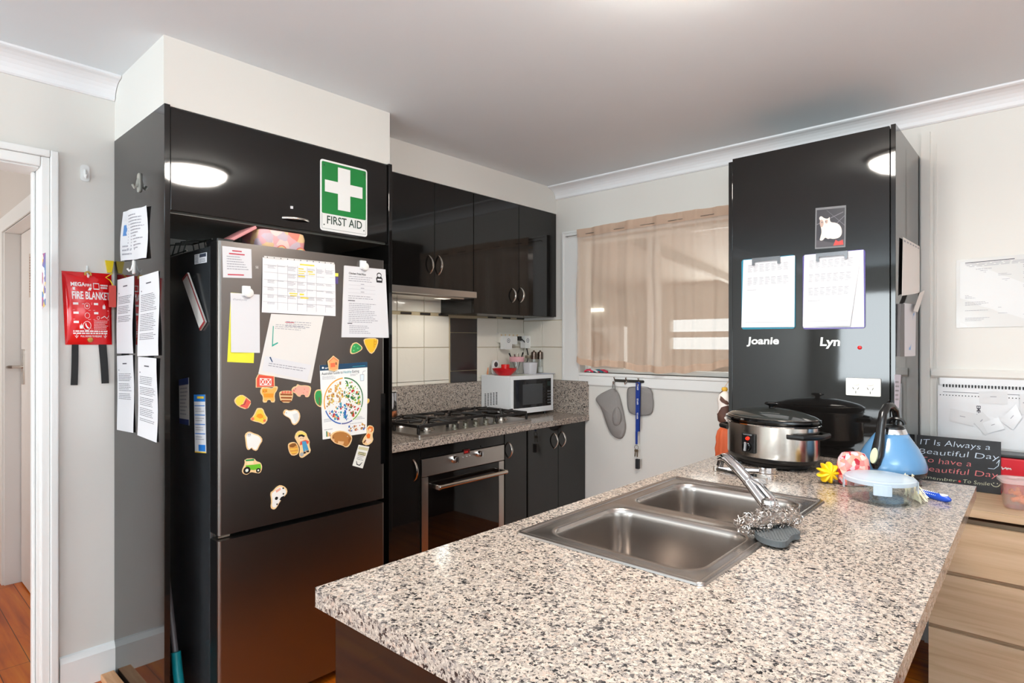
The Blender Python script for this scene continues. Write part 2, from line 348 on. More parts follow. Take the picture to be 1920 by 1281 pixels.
fr_rear = Fr((0, YR, 0), (-1, 0, 0), (0, 0, 1)); fr_right = Fr((XR, 0, 0), (0, -1, 0), (0, 0, 1))
winframe('window_2', 1.0, 2.5, .85, 2.15, fr_rear); winframe('window_3', -2.3, .1, 0, 2.2, fr_rear, 1); winframe('window_4', -.6, 1.8, .7, 2.2, fr_right, 2)
# bulkheads over the fridge cabinet and the wall cupboards, cornices, skirting
sbox('trim_1', WALL, (XA, XF-.004, YP+.002, 1.716, 2.228, ZC))
sbox('trim_2', WALL, (XA, XU-.002, 1.716, YB, 2.297, ZC))
def cove(name, fr, a0, a1):   # fr: right along the wall, up = z with origin at the ceiling line, normal into the room
    pr = [(0, 0), (.1, 0), (.1, -.008)]+[(.092-.078*math.sin(math.radians(t)), -.012-.062*(1-math.cos(math.radians(t)))) for t in range(0, 91, 15)]+[(.008, -.08), (0, -.08)]
    mb = MB(); mb.loft([[fr.pt(a, z, d) for d, z in pr] for a in (a0, a1)], 0, smooth=False); return struct(mb.build(name, CEILW))
CEILW = mat('cornice_white', (236, 237, 239), .6)
cove('trim_3', Fr((0, YB, ZC), (1, 0, 0), (0, 0, 1)), XU, XR)
cove('trim_4', Fr((XA, 0, ZC), (0, 1, 0), (0, 0, 1)), YR, YP)
def skirt(name, fr, a0, a1, h=.14):
    pr = [(0, 0), (.018, 0), (.018, h-.025), (.008, h-.004), (0, h)]
    mb = MB(); mb.loft([[fr.pt(a, z, d) for d, z in pr] for a in (a0, a1)], 0, smooth=False); return struct(mb.build(name, TRIM))
skirt('baseboard_left', Fr((XA, 0, .0), (0, 1, 0), (0, 0, 1)), .555, YP)
skirt('baseboard_back', Fr((0, YB, 0), (1, 0, 0), (0, 0, 1)), -.44, XR)
skirt('baseboard_front', Fr((0, YR, 0), (-1, 0, 0), (0, 0, 1)), .1, 1.0)
skirt('baseboard_right', Fr((XR, 0, 0), (0, -1, 0), (0, 0, 1)), -YB, -YR)
# doorway on the left: lining and architraves
mb = MB(); mb.box(XA-.147, XA-.001, .493, .504, 0, 2.076).box(XA-.147, XA-.001, -.399, -.388, 0, 2.076).box(XA-.147, XA-.001, -.388, .493, 2.062, 2.074)
mb.box(XA-.10, XA-.07, .481, .4925, 0, 2.061)
for y0, y1, z0, z1 in ((.495, .523, 0, 2.107), (-.43, -.392, 0, 2.107), (-.392, .495, 2.068, 2.107)): mb.box(XA+.0005, XA+.016, y0, y1, z0, z1)
for y0, y1, z0, z1 in ((.5235, .55, 0, 2.135), (-.46, .5235, 2.1075, 2.135)): mb.box(XA+.0005, XA+.024, y0, y1, z0, z1)
struct(mb.build('trim_5', TRIM, bevel=.004))
# hall beyond it
sbox('wall_hall_right', mat('hall_wall_paint', (205, 198, 192), .6), (-4.45, XA-.145, .6, .72, 2.02, ZC), (-3.3, XA-.145, .6, .72, 0, 2.02), (-7.0, -4.45, .6, .72, 0, ZC), (-4.45, -3.3, .70, .74, 0, 2.02))
sbox('wall_hall_end', MATS['hall_wall_paint'], (-7.1, -7.0, -1.2, .72, 0, ZC)); sbox('wall_hall_left', MATS['hall_wall_paint'], (-7.0, XA-.145, -1.3, -1.2, 0, ZC))
mb = MB(); mb.box(-4.449, -4.435, .59, .70, 0, 2.015).box(-4.449, -3.3, .59, .70, 2.0155, 2.019).box(-4.53, -4.4495, .58, .599, 0, 2.1).box(-4.449, -3.25, .58, .589, 2.019, 2.1)
struct(mb.build('trim_6', TRIM, bevel=.004)); skirt('baseboard_hall', Fr((0, .6, 0), (1, 0, 0), (0, 0, 1)), -7.0, -4.53)
dr = struct(MB().box(-4.43, -3.32, .665, .70, .01, 2.012).build('door_1', mat('hall_door_paint', (222, 217, 213), .35)))
fd = plane_y(.665); hx, hz = fd.px(45, 688); mb = MB(); mb.prism(rrect(hx-.025, hz-.1, hx+.025, hz+.1, .01), fd, 0, .008); mb.tube([fd.pt(hx, hz, .004), fd.pt(hx, hz, .05), fd.pt(hx-.03, hz, .06), fd.pt(hx-.11, hz-.004, .06), fd.pt(hx-.125, hz-.012, .045)], .009)
mb.build('door_handle', NICKEL, dr)
for nm, q, lb, txt in (('poster', ((55, 476), (66, 474), (66, 556), (55, 558)), 'brown-toned printed sheet, upper of the two stuck on the hall door', 1), ('poster', ((57, 585), (66, 583), (66, 690), (57, 680)), 'pale sheet with red print, lower of the two stuck on the hall door', 0)):
    mb = MB(); s = Sheet(mb, fd, quad(fd, *q), .0005); s.lines(.08, .95, .92, 14, .06, 1); s.rect(.2, .5, .6, .56, 1)
    tag(mb.build(nm, [mat('tan_poster', (196, 180, 165), .6) if txt else mat('pinkish_poster', (226, 216, 212), .6), mat('poster_ink', (130, 80, 74), .6)]), lb, 'poster')
fh = plane_x(-6.998)
for (u0, v0, u1, v1, lb, fm) in ((0, 470, 6, 512, 'light framed picture, uppermost on the dim end wall of the hall', PAPER2), (0, 520, 7, 595, 'dark framed picture below the light one on the hall end wall', mat('dim_print', (150, 128, 100), .6))):
    q = quad(fh, (u0-14, v0), (u1, v0), (u1, v1), (u0-14, v1)); mb = MB(); a0, b0, a1, b1 = q[0][0], q[2][1], q[1][0], q[0][1]
    r = thing('picture_frame', lb, 'picture', fh.pt((a0+a1)/2, b0))
    mb = MB()
    for x0, x1, z0, z1 in ((a0, a1, b0, b0+.02), (a0, a1, b1-.02, b1), (a0, a0+.02, b0, b1), (a1-.02, a1, b0, b1)): mb.fbox(fh, x0, x1, z0, z1, 0, .02)
    mb.build('frame', BPLAS if fm is not PAPER2 else TRIM, r); MB().fbox(fh, a0+.02, a1-.02, b0+.02, b1-.02, 0, .008).build('picture', fm, r)
fj = plane_y(.495); q = quad(fj, (80, 476), (86, 474), (86, 572), (79, 580)); mb = MB(); Sheet(mb, fj, q, .0005)
tag(mb.build('drawing', patches('childs_painting', [(120, 110, 170), (214, 196, 206), (170, 80, 130), (225, 190, 90), (90, 130, 180), (235, 230, 230)], 45, .6)), "narrow colourful painted paper stuck on the white doorway lining", 'drawing')
# ------------------------------------------------------------------ window over the bench, curtain, sunroom beyond
mb = MB(); f = plane_y(YB)
for a0, a1, b0, b1, d in ((-2.522, WX0, 1.127, 2.144, .019), (WX1, -1.14, 1.105, 2.144, .019), (WX0, WX1, WZ1, 2.144, .019), (-2.322, WX1, 1.105, WZ0-.021, .016), (WX0, -2.322, 1.127, WZ0-.021, .016)): mb.fbox(f, a0, a1, b0, b1, .0005, d)
for a0, a1, b0, b1 in ((-2.534, -2.5225, 1.127, 2.156), (-2.522, -1.14, 2.1445, 2.156)): mb.fbox(f, a0, a1, b0, b1, .0005, .026)
win = struct(mb.build('window_1', TRIM, bevel=.003))
MB().box(WX0, WX1, YB-.018, YB+.12, WZ0-.02, WZ0).build('window_sill', TRIM, win, bevel=.004)
ALU = mat('window_aluminium', (240, 238, 232), .35)
mb = MB(); xm = P(1228, 600, 'y', 3.43)[0]
for x0, x1, z0, z1 in ((WX0, WX0+.03, WZ0, WZ1), (WX1-.03, WX1, WZ0, WZ1), (WX0+.03, WX1-.03, WZ0, WZ0+.03), (WX0+.03, WX1-.03, WZ1-.03, WZ1), (xm-.045, xm-.012, WZ0+.03, WZ1-.03), (xm+.006, xm+.04, WZ0+.03, WZ1-.03)): mb.box(x0, x1, 3.41, 3.44, z0, z1)
mb.build('window_frame', ALU, win, bevel=.003)
PANE = pane('window_glass', (250, 252, 250), .99)
MB().box(WX0+.03, xm-.04, 3.423, 3.427, WZ0+.03, WZ1-.03).build('pane', PANE, win); MB().box(xm+.036, WX1-.03, 3.423, 3.427, WZ0+.03, WZ1-.03).build('pane', PANE, win)
SUN = mat('sunroom_paint', (214, 208, 198), .6)
YS = 6.4
a0, b0 = P(1255, 655, 'y', YS)[0], P(1255, 655, 'y', YS)[2]; b1 = P(1255, 600, 'y', YS)[2]
sbox('wall_sunroom_far', SUN, (-6, a0, YS, YS+.1, 0, 2.7), (a0, .3, YS, YS+.1, 0, b0), (a0, .3, YS, YS+.1, b1, 2.7), (.3, 1.5, YS, YS+.1, 0, 2.7), (a0, .3, YS, YS+.05, (b0+b1)/2-.035, (b0+b1)/2+.03))
sbox('wall_sunroom_left', SUN, (-6.1, -6, YB+.12, YS+.1, 0, 2.7)); sbox('wall_sunroom_right', SUN, (1.5, 1.6, YB+.12, YS+.1, 0, 2.7))
mb = MB(); mb.add([(-6, YB+.12, 2.62), (1.5, YB+.12, 2.62), (1.5, YS, 2.05), (-6, YS, 2.05), (-6, YB+.12, 2.66), (1.5, YB+.12, 2.66), (1.5, YS, 2.09), (-6, YS, 2.09)], [(0, 1, 2, 3), (7, 6, 5, 4), (0, 4, 5, 1), (2, 6, 7, 3), (1, 5, 6, 2), (0, 3, 7, 4)])
struct(mb.build('ceiling_sunroom', SUN))
mb = MB(); y = 5.2
for i in range(4): xx = -4.6+i*1.5; mb.loft([[(xx-.03, YB+.14, 2.61), (xx+.03, YB+.14, 2.61), (xx+.03, YB+.14, 2.53), (xx-.03, YB+.14, 2.53)], [(xx+.6, YS-.02, 2.06), (xx+.66, YS-.02, 2.06), (xx+.66, YS-.02, 1.98), (xx+.6, YS-.02, 1.98)]], 0, smooth=False)
struct(mb.build('trim_7', mat('rafter_paint', (176, 168, 158), .6)))
# white cupboard wall section with a hanging bag, seen through the curtain
sbox('wall_sunroom_partition', mat('bright_partition', (240, 238, 234), .6), (P(1086, 640, 'y', 5.0)[0]-1.2, P(1170, 640, 'y', 5.0)[0], 5.0, 5.06, 0, P(1100, 614, 'y', 5.0)[2]))
fs = plane_y(4.97)
bag = chaikin(quad(fs, (1093, 622), (1125, 622), (1142, 655), (1140, 662), (1118, 668), (1092, 666)), 2)
r = thing('hanging_bag', 'tan cloth bag with a looped cord hanging beyond the curtained window', 'bag', fs.pt(*bag[0]))
mb = MB(); mb.prism(bag, fs, -.02, .03); mb.build('bag', mat('bag_canvas', (176, 150, 128), .8), r, bevel=.01)
mb = MB(); q = [fs.px(*p) for p in ((1108, 614), (1104, 640), (1101, 662), (1108, 668), (1116, 662), (1112, 640), (1109, 615))]; mb.tube([fs.pt(a, b, .04) for a, b in q], .008, 6); mb.build('cord', mat('cord_cotton', (222, 196, 172), .8), r)
fs2 = plane_y(YS-.001); q0, q1 = fs2.px(1088, 585), fs2.px(1132, 581)
r = MB().fbox(fs2, q0[0], q1[0], q1[1]-.02, q1[1]+.02, 0, .05).build('strip_light', mat('lit_tube', (255, 250, 240), .5, emit=3)); tag(r, 'lit strip light beyond the curtained window', 'light')
# curtain
CUR = sheer('curtain_linen', (226, 203, 184), .42)
CURD = sheer('curtain_hem_linen', (218, 190, 168), .06)
YC = YB-.045
ct_t = P(1085, 434, 'y', YC); cxl, cxr = P(1083, 500, 'y', YC)[0], -1.15
bot = [(1083, 677), (1090, 685), (1102, 688), (1130, 689), (1160, 691), (1180, 696), (1210, 702), (1250, 704), (1290, 703), (1330, 698), (1364, 691)]
bxz = [(P(u, v, 'y', YC)[0], P(u, v, 'y', YC)[2]) for u, v in bot]+[(-1.15, P(1364, 691, 'y', YC)[2]+.03)]
def zb(x):
    for (x0, z0), (x1, z1) in zip(bxz, bxz[1:]):
        if x <= x1: return z0+(z1-z0)*max(0, (x-x0)/(x1-x0))
    return bxz[-1][1]
zt = 2.152
def fold(x, t): return (.010*math.sin(x*31)+.006*math.sin(x*53+1)+.004*math.sin(x*97))*(.35+.65*t)+.008*math.exp(-((x+2.17)/.02)**2)*t
def cfn(v0, v1, off=0):
    def g(a, b):
        x = cxl+(cxr-cxl)*a; z0 = zb(x)+.004*math.sin(x*40); t = v0+(v1-v0)*b; z = zt+.012*math.sin(a*3)+(z0-zt)*t
        return (x+.006*math.sin(t*9+a*4), YC-fold(x, .3+.7*t)-off, z)
    return g
cur = thing('curtain', 'beige sheer linen curtain hanging from a wire over the bench window', 'curtain', (-1.75, YC, 1.2))
MB().grid(cfn(0, 1), 150, 30).build('drape', CUR, cur)
MB().grid(cfn(0, .06, .003), 150, 3).build('heading', CURD, cur); MB().grid(cfn(.955, 1.0, .002), 150, 2).build('hem', CURD, cur)
mb = MB(); mb.tube([(cxl-.1, YC, zt-.035), (cxr, YC, zt-.03)], .0025, 8); mb.tube([(cxl-.1, YC, zt-.035), (cxl-.1, YB-.02, zt-.035)], .0025, 8); mb.build('curtain_wire', NICKEL, cur)
# toothbrush-like odds on the sill
ps = P(1111, 698, 'y', 3.36); r = thing('pegs', 'pink, white and teal pegs lying on the window sill left of the curtain', 'pegs', (ps.x, 3.36, WZ0))
for i, c in enumerate(((226, 60, 90), (236, 236, 236), (40, 120, 140), (226, 60, 90))):
    x = ps.x-.065+i*.035; MB().loft([[(x+(.07*t), 3.362+.004*i+sy*.006, WZ0+.001+sz*.012+.012*t*(1-t)*4) for sy, sz in ((-1, 0), (1, 0), (1, 1), (-1, 1))] for t in (0, .3, .6, 1)], 0).build('peg', mat('peg_%d' % c[0], c, .4), r)
# ------------------------------------------------------------------ wall trims right of the pantry, tiles
mb = MB(); f = plane_y(YB); mb.fbox(f, -.455, -.42, .14, 2.36, 0, .012); mb.fbox(f, -.405, -.395, .14, 2.3, 0, .004)
za = P(1740, 698, 'y', YB)[2]; mb.loft([[(x, YB-d, za+z) for d, z in ((0, -.022), (.012, -.024), (.02, -.014), (.02, .008), (.012, .018), (0, .018))] for x in (-.415, XR)], 0, smooth=False)
struct(mb.build('trim_8', WALL))
fa = plane_x(XA+.01); fb = plane_y(YB-.01)
ZT0 = 1.126
yc = [fa.px(u, 650)[0] for u in (745, 795, 842)]; yd0, yd1 = fa.px(845, 650)[0], fa.px(894, 650)[0]; y933 = fa.px(933, 620)[0]
zr = [fa.px(795, v)[1] for v in (717, 652, 589)]
mb = MB(); rows = [(ZT0, fa.px(795, 714)[1]), (zr[0]+.004, zr[1]-.002), (zr[1]+.002, zr[2]-.01), (zr[2]+.012, 1.66)]
cols = [(1.72, yc[0]-.005), (yc[0], yc[1]-.002), (yc[1]+.002, yc[2]-.002), (yd1+.004, y933-.002), (y933+.002, 3.34)]
struct(MB().box(XA, XA+.005, 1.72, YB, ZT0, 1.662).box(XA, -2.534, YB-.005, YB, ZT0, 1.55).build('trim_9', GROUT))
for z0, z1 in rows:
    if z1-z0 < .01: continue
    for y0, y1 in cols: mb.box(XA+.005, XA+.012, y0, y1, z0, z1)
dz = [fa.px(870, v)[1] for v in (714, 695, 624, 592)]
md = MB()
for z0, z1 in ((ZT0, dz[1]-.002), (dz[1]+.002, dz[2]-.002), (dz[2]+.002, 1.548)): md.box(XA+.005, XA+.013, yd0, yd1, z0, z1)
y = 1.75
while y < 3.3:
    if not yd0-.03 < y+.04 < yd1+.03: md.box(XA+.005, XA+.012, y+.02, y+.1, zr[2]-.006, zr[2]+.008)
    y += .15
xs = [XA+.012, P(1016, 640, 'y', YB-.01)[0], -2.536]; 
for z0, z1 in ((ZT0, zr[1]-.002), (zr[1]+.002, 1.545)):
    for x0, x1 in zip(xs, xs[1:]): mb.box(x0+.002, x1-.002, YB-.012, YB-.005, z0, z1)
struct(mb.build('trim_10', TILE, bevel=.0015, seg=1)); struct(md.build('trim_11', TILED, bevel=.0015, seg=1))
# ------------------------------------------------------------------ ceiling lamp
LC = (-.66, 1.44)
r = thing('ceiling_lamp', 'round white oyster ceiling lamp above the bench', 'lamp', (LC[0], LC[1], ZC-.09))
MB().lathe([(.2, 0), (.205, -.012), (.2, -.025)], (LC[0], LC[1], ZC), n=40).build('lamp_base', TRIM, r)
MB().lathe([(.19, -.025), (.185, -.045), (.15, -.07), (.09, -.083), (.001, -.088)], (LC[0], LC[1], ZC), n=40).build('lamp_shade', mat('lit_diffuser', (255, 247, 236), .4, emit=86), r)

# unseen uplighter added behind the camera as fill to brighten the ceiling
r = thing('added_uplighter', 'added out-of-view uplighter that brightens the ceiling', 'lamp', (0.8, -.4, .004))
MB().lathe([(.15, .0), (.15, .018), (.03, .03), (.001, .031)], (0.8, -.4, .004), n=32).build('lamp_base', BPLAS, r)
MB().lathe([(.014, .031), (.014, 1.70)], (0.8, -.4, .004), n=16).build('pole', BPLAS, r)
MB().lathe([(.03, 1.70), (.12, 1.74), (.2, 1.82), (.204, 1.82), (.124, 1.735), (.03, 1.694)], (0.8, -.4, .004), n=40, caps=(False, False)).build('lamp_shade', TRIM, r)
ul = bpy.data.lights.new('uplighter_fill', 'AREA'); ul.shape = 'DISK'; ul.size = .3; ul.energy = 96; ul.color = (.84, .94, 1)
uo = bpy.data.objects.new('uplighter_fill', ul); COL.objects.link(uo); uo.location = (0.8, -.4, 1.80); uo.rotation_euler = (math.pi, 0, 0)
# ================================================================== JOINERY AND APPLIANCES
def bow(fr, p0, p1, out=.03, wd=.012, name='handle', parent=None, m=None):
    """curved bow handle between two 2D points on a front"""
    mb = MB(); p0, p1 = Vector(p0), Vector(p1); pts = []
    for i in range(13):
        t = i/12; q = p0.lerp(p1, t); h = math.sin(math.pi*t)**.7*out; pts.append(fr.pt(q.x, q.y, max(h, .001)))
    dv = p1-p0; side = fr.r if abs(dv.y) > abs(dv.x) else fr.u
    mb.tube(pts, wd/2, 10, flatk=.45, up=side); return mb.build(name, m or NICKEL, parent)
# fridge cabinet
fc = plane_x(XF)
cab = thing('fridge_cabinet', 'tall black gloss cabinet surround standing around the fridge', 'cabinet', (-2.6, 1.23, 0))
MB().box(XA+.002, XF+.009, YP, YP+.019, 0, 2.229).build('side_panel', BLK, cab, bevel=.001)
MB().box(XA+.002, XF+.009, 1.701, 1.72, 0, 2.229).build('side_panel', BLK, cab, bevel=.001)
fl = MB().box(XF-.018, XF, YP+.023, 1.698, 1.858, 2.222).build('flap_door', BLK, cab, bevel=.0015)
bow(fc, fc.px(529, 408), fc.px(579, 415), .024, .01, 'handle', fl)
MB().box(XA+.004, XF-.02, YP+.019, 1.701, 1.85, 1.868).build('shelf', OLIVE, cab)
MB().box(XA+.002, XA+.008, YP+.019, 1.701, 1.868, 2.228).build('back_panel', OLIVE, cab)
# refrigerator
FY0, FY1, FZ = .868, 1.568, 1.745
fr_ = thing('refrigerator', 'dark brushed steel two-door fridge freezer covered in papers and magnets', 'fridge', (-2.5, 1.22, 0))
MB().box(-2.84, FX-.072, FY0, FY1, .04, 1.735).build('body', FSIDE, fr_, bevel=.006)
for x in (-2.8, -2.3):
    for y in (FY0+.06, FY1-.06): MB().lathe([(.018, 0), (.018, .045)], (x, y, 0), n=12).build('foot', BPLAS, fr_)
def fdoor(z0, z1, nm):
    pr = rrect(FX-.07, FY0-.001, FX, FY1+.001, .010, 3)
    d = MB(); fz = Fr((0, 0, 0), (1, 0, 0), (0, 1, 0)); d.prism(pr, fz, z0, z1, smooth=True); ob = d.build(nm, DSTEEL, fr_, bevel=.0015)
    for y in (FY0-.0022, FY1+.0005): MB().box(FX-.0705, FX-.012, y, y+.0017, z0+.002, z1-.002).build('door_edge', mat('door_edge_black', (20, 20, 21), .3), ob)
    return ob
du = fdoor(.706, 1.745, 'upper_door'); dl = fdoor(.05, .686, 'lower_door')
ff = plane_x(FX)
y0, z1 = ff.px(717, 738); z0 = ff.px(717, 870)[1]
MB().box(FX-.05, FX+.0015, FY1-.018, FY1+.004, z0, z1).build('grip_recess', BGLOSS, du)
MB().box(FX-.1, FX-.075, FY0+.01, FY1-.01, .687, .705).build('gap_seal', BPLAS, fr_)
MB().box(FX-.12, FX-.03, FY0+.01, FY0+.05, .6885, .7035).build('hinge', NICKEL, fr_)
MB().box(FX-.14, FX-.04, FY0+.01, FY0+.07, 1.7455, 1.76).box(FX-.14, FX-.076, FY0+.01, FY0+.07, 1.7355, 1.7456).build('hinge_cover', BPLAS, fr_, bevel=.003)
fside = plane_y(FY0)
mb = MB(); s = Sheet(mb, fside, quad(fside, (365, 478), (388, 473), (388, 492), (365, 496)), .0003, .0003); s.rect(.42, .6, .95, .95, 1); s.lines(.05, .35, .9, 6, .15, 1, rag=.1); s.lines(.45, .95, .45, 3, .14, 1)
mb.build('rating_label', [PAPER, mat('label_navy', (44, 50, 66), .6)], fr_)
x, z = ff.px(474, 500); mb = MB(); mb.text('SE', lambda a, b: ff.pt(a, b, .0006), x+.01, z-.005, .012, 0, off=.01); mb.build('badge', mat('badge_silver', (205, 203, 200), .3, .6), du)
# base units on the stove wall
XD = -2.352; fbse = plane_x(XD)
def unit(name, label, y0, y1, z0, z1, fx, back, doors, handles, fr, grp=None, kick=True):
    r = thing(name, label, 'cabinet', ((fx+back)/2, (y0+y1)/2, 0 if kick else z0), grp)
    MB().box(back, fx-.02, y0+.0008, y1-.0008, z0, z1).build('carcass', BLKE, r)
    if kick: MB().box(back, fx-.06, y0+.001, y1-.001, 0, z0).build('kickboard', BLKE, r)
    for (a, b), h in zip(doors, handles):
        d = MB().box(fx-.019, fx, a+.0015, b-.0015, z0+.002, z1-.002).build('door', BLK, r, bevel=.0012)
        if h: bow(fr, fr.px(*h[0]), fr.px(*h[1]), .03, .012, 'handle', d)
    return r
BK = XA+.004
unit('base_cabinet', 'narrow black base cabinet left of the oven beside the fridge surround', 1.722, 1.917, .12, .858, XD, BK, [(1.722, 1.917)], [((774.5, 862), (776.5, 902))], fbse)
unit('base_cabinet', 'narrow black single-door base cabinet right of the oven', 2.54, 2.735, .12, .858, XD, BK, [(2.54, 2.735)], [((953.5, 829), (953.5, 859))], fbse)
unit('base_cabinet', 'black two-door base cabinet in the corner under the microwave', 2.745, 3.345, .12, .858, XD, BK, [(2.745, 3.046), (3.046, 3.345)], [((1039, 812), (1039, 841)), ((1053.5, 809), (1053.5, 838))], fbse)
# oven
ov = thing('oven', 'stainless steel built-in oven with dark glass door under the cooktop', 'oven', (-2.6, 2.23, .1))
OY0, OY1 = 1.922, 2.535
MB().box(BK, XD-.02, OY0, OY1, .1, .80).build('body', BLKE, ov); MB().box(BK+.2, XD-.002, OY0, OY1, .803, .858).build('filler_panel', BLK, ov)
zp1, zp0 = .798, .722
MB().box(XD-.02, XD+.004, OY0+.003, OY1-.003, zp0-.012, zp1).build('control_panel', STEEL, ov, bevel=.002)
fo = plane_x(XD+.004); fo2 = plane_x(XD+.0)
for u, v, rr in ((851, 861, .018), (897, 850.5, .016)):
    a, b = fo.px(u, v); mb = MB(); mb.lathe([(rr*1.15, 0), (rr*1.15, .004), (rr, .006), (rr*.95, .024), (rr*.8, .028)], fo.pt(a, b), ax=(1, 0, 0), n=24); mb.fbox(sub(fo, (a, b), .028), -.004, .004, -rr*.85, rr*.85, -.002, .006); mb.build('knob', CHROME, ov)
a, b = fo.px(875, 847); mb = MB(); mb.fbox(fo, a-.022, a+.022, b-.012, b+.012, 0, .001); mb.build('display', mat('display_dark_red', (84, 10, 12), .15, emit=.04), ov)
mb = MB(); c = fo.px(875, 847); mb.text('12:40', lambda x, y: fo.pt(x, y, .0013), c[0]-.016, c[1]-.005, .012, 0); mb.build('clock_digits', mat('led_red', (255, 40, 30), .5, emit=.25), ov)
for u, v in ((868, 857.5), (875, 856), (881, 854.5)): a, b = fo.px(u, v); MB().lathe([(.004, 0), (.0035, .003)], fo.pt(a, b), ax=(1, 0, 0), n=12).build('button', CHROME, ov)
a, b = fo.px(904, 837.5); MB().lathe([(.004, 0), (.004, .001)], fo.pt(a, b), ax=(1, 0, 0), n=12).build('indicator', INKX, ov)
od = node('door', (XD, 2.23, .1), ov)
zd = zp0-.016
MB().box(XD-.02, XD+.002, OY0+.003, OY0+.045, .13, zd).build('door_stile', STEEL, od, bevel=.001); MB().box(XD-.02, XD+.002, OY1-.045, OY1-.003, .13, zd).build('door_stile', STEEL, od, bevel=.001)
MB().box(XD-.02, XD+.001, OY0+.046, OY1-.046, .13, zd).build('door_glass', mat('oven_glass', (14, 11, 10), .03), od)
h0, h1 = fo.px(812, 909), fo.px(944, 880); zh = .653
mb = MB(); mb.tube([(XD+.05, h0[0], zh), (XD+.05, h1[0]-.02, zh)], .011, 14); mb.box(XD+.002, XD+.055, h0[0]-.004, h0[0]+.012, zh-.012, zh+.012); mb.box(XD+.002, XD+.055, h1[0]-.034, h1[0]-.02, zh-.012, zh+.012); mb.build('door_handle', NICKEL, od, bevel=.002)
# granite worktop with upstands
wt = thing('stove_worktop', 'speckled granite worktop with upstand along the stove wall', 'worktop', (-2.6, 2.5, .862))
MB().box(XA+.002, -2.322, 1.722, YB-.002, .862, CT).build('slab', GRAN, wt, bevel=.003, org=(0, 0, 0)); 
MB().box(XA+.002, XA+.02, 1.722, YB-.002, CT+.0005, 1.125).box(XA+.021, -2.326, YB-.02, YB-.002, CT+.0005, 1.125).build('upstand', GRAN, wt, bevel=.0015, org=(0, 0, 0))
# cooktop
CY0, CY1, CX0, CX1 = 1.95, 2.845, -2.872, -2.402
ck = thing('gas_cooktop', 'wide five-burner stainless gas cooktop with black iron trivets on granite', 'cooktop', ((CX0+CX1)/2, (CY0+CY1)/2, CT))
fz = Fr((0, 0, CT), (1, 0, 0), (0, 1, 0))
MB().prism(rrect(CX0, CY0, CX1, CY1, .012), fz, .0006, .012).build('tray', STEEL, ck, bevel=.004)
bc = [(-2.53, CY0+.15, .04), (-2.76, CY0+.15, .05), (-2.68, (CY0+CY1)/2, .065), (-2.76, CY1-.15, .05), (-2.53, CY1-.15, .038)]
for x, y, rr in bc:
    b = MB().lathe([(rr*1.25, .012), (rr*1.2, .018), (rr, .02), (rr, .03), (rr*.9, .032)], (x, y, CT)).build('burner', NICKEL, ck)
    MB().lathe([(rr*.92, .0325), (rr*.95, .038), (rr*.8, .043), (.001, .044)], (x, y, CT)).build('burner_cap', IRON, b)
def trivet(y0, y1, cs):
    mb = MB(); x0, x1 = CX0+.03, CX1-.03 if len(cs) > 1 else CX1-.12; z0, z1 = CT+.044, CT+.060; w = .0065
    for a in (y0, y1): mb.box(x0, x1, a-w, a+w, z0, z1)
    for a in (x0, x1): mb.box(a-w, a+w, y0, y1, z0, z1)
    for a in (x0, (x0+x1)/2, x1):
        for b in (y0, y1): mb.box(a-w, a+w, b-w, b+w, CT+.0125, z0)
    for cx, cy in cs:
        for k in range(4):
            t = math.radians(45+90*k); dx, dy = math.cos(t), math.sin(t); L = min(abs((x1 if dx > 0 else x0)-cx)/abs(dx), abs((y1 if dy > 0 else y0)-cy)/abs(dy))
            mb.tube([(cx+dx*.025, cy+dy*.025, z1), (cx+dx*L*.5, cy+dy*L*.5, z1+.008), (cx+dx*L, cy+dy*L, z1-.004)], .0065, 6)
        for dx, dy in ((1, 0), (-1, 0), (0, 1), (0, -1)):
            L = (x1-cx if dx > 0 else cx-x0) if dx else (y1-cy if dy > 0 else cy-y0); mb.tube([(cx+dx*.03, cy+dy*.03, z1), (cx+dx*min(L, .11), cy+dy*min(L, .11), z1+.006 if L > .11 else z1-.003)], .006, 6)
    return mb.build('trivet', IRON, ck, bevel=.0015, seg=1)
trivet(CY0+.02, CY0+.29, [bc[0][:2], bc[1][:2]]); trivet(CY0+.3, CY1-.3, [bc[2][:2]]); trivet(CY1-.29, CY1-.02, [bc[3][:2], bc[4][:2]])
for k in range(5):
    y = 2.235+k*.082; mb = MB(); mb.lathe([(.02, .012), (.02, .017), (.0165, .02), (.015, .036), (.012, .038)], (-2.445, y, CT), n=20); mb.box(-2.463, -2.427, y-.0045, y+.0045, CT+.036, CT+.045); mb.build('knob', mat('knob_grey', (120, 116, 104), .35, .7), ck)
# wall cupboards and rangehood
fu = plane_x(XU)
unit('wall_cabinet', 'black gloss two-door wall cupboard above the rangehood', 1.922, 2.532, 1.694, 2.296, XU, BK, [(1.922, 2.225), (2.225, 2.532)], [((804.5, 479), (806.5, 513)), ((823, 480), (822, 516))], fu, kick=False)
unit('wall_cabinet', 'narrow black wall cupboard hard against the fridge surround', 1.722, 1.92, 1.694, 2.296, XU, BK, [(1.722, 1.92)], [None], fu, kick=False)
unit('wall_cabinet', 'black gloss two-door wall cupboard in the corner beside the window', 2.534, 3.346, 1.567, 2.296, XU, BK, [(2.534, 2.948), (2.948, 3.346)], [((961, 541), (961, 567)), ((976.5, 540), (976, 567))], fu, kick=False)
hd = thing('rangehood', 'slim stainless slide-out rangehood under the wall cupboards', 'rangehood', (-2.7, 2.13, 1.64))
MB().box(BK, XU-.01, 1.724, 2.531, 1.655, 1.692).build('housing', STEEL, hd); MB().box(XU-.009, XU+.03, 1.724, 2.531, 1.655, 1.692).build('front_rail', STEEL, hd, bevel=.002)
MB().box(BK+.03, XU-.03, 1.8, 2.48, 1.648, 1.6545).build('filter', NICKEL, hd)
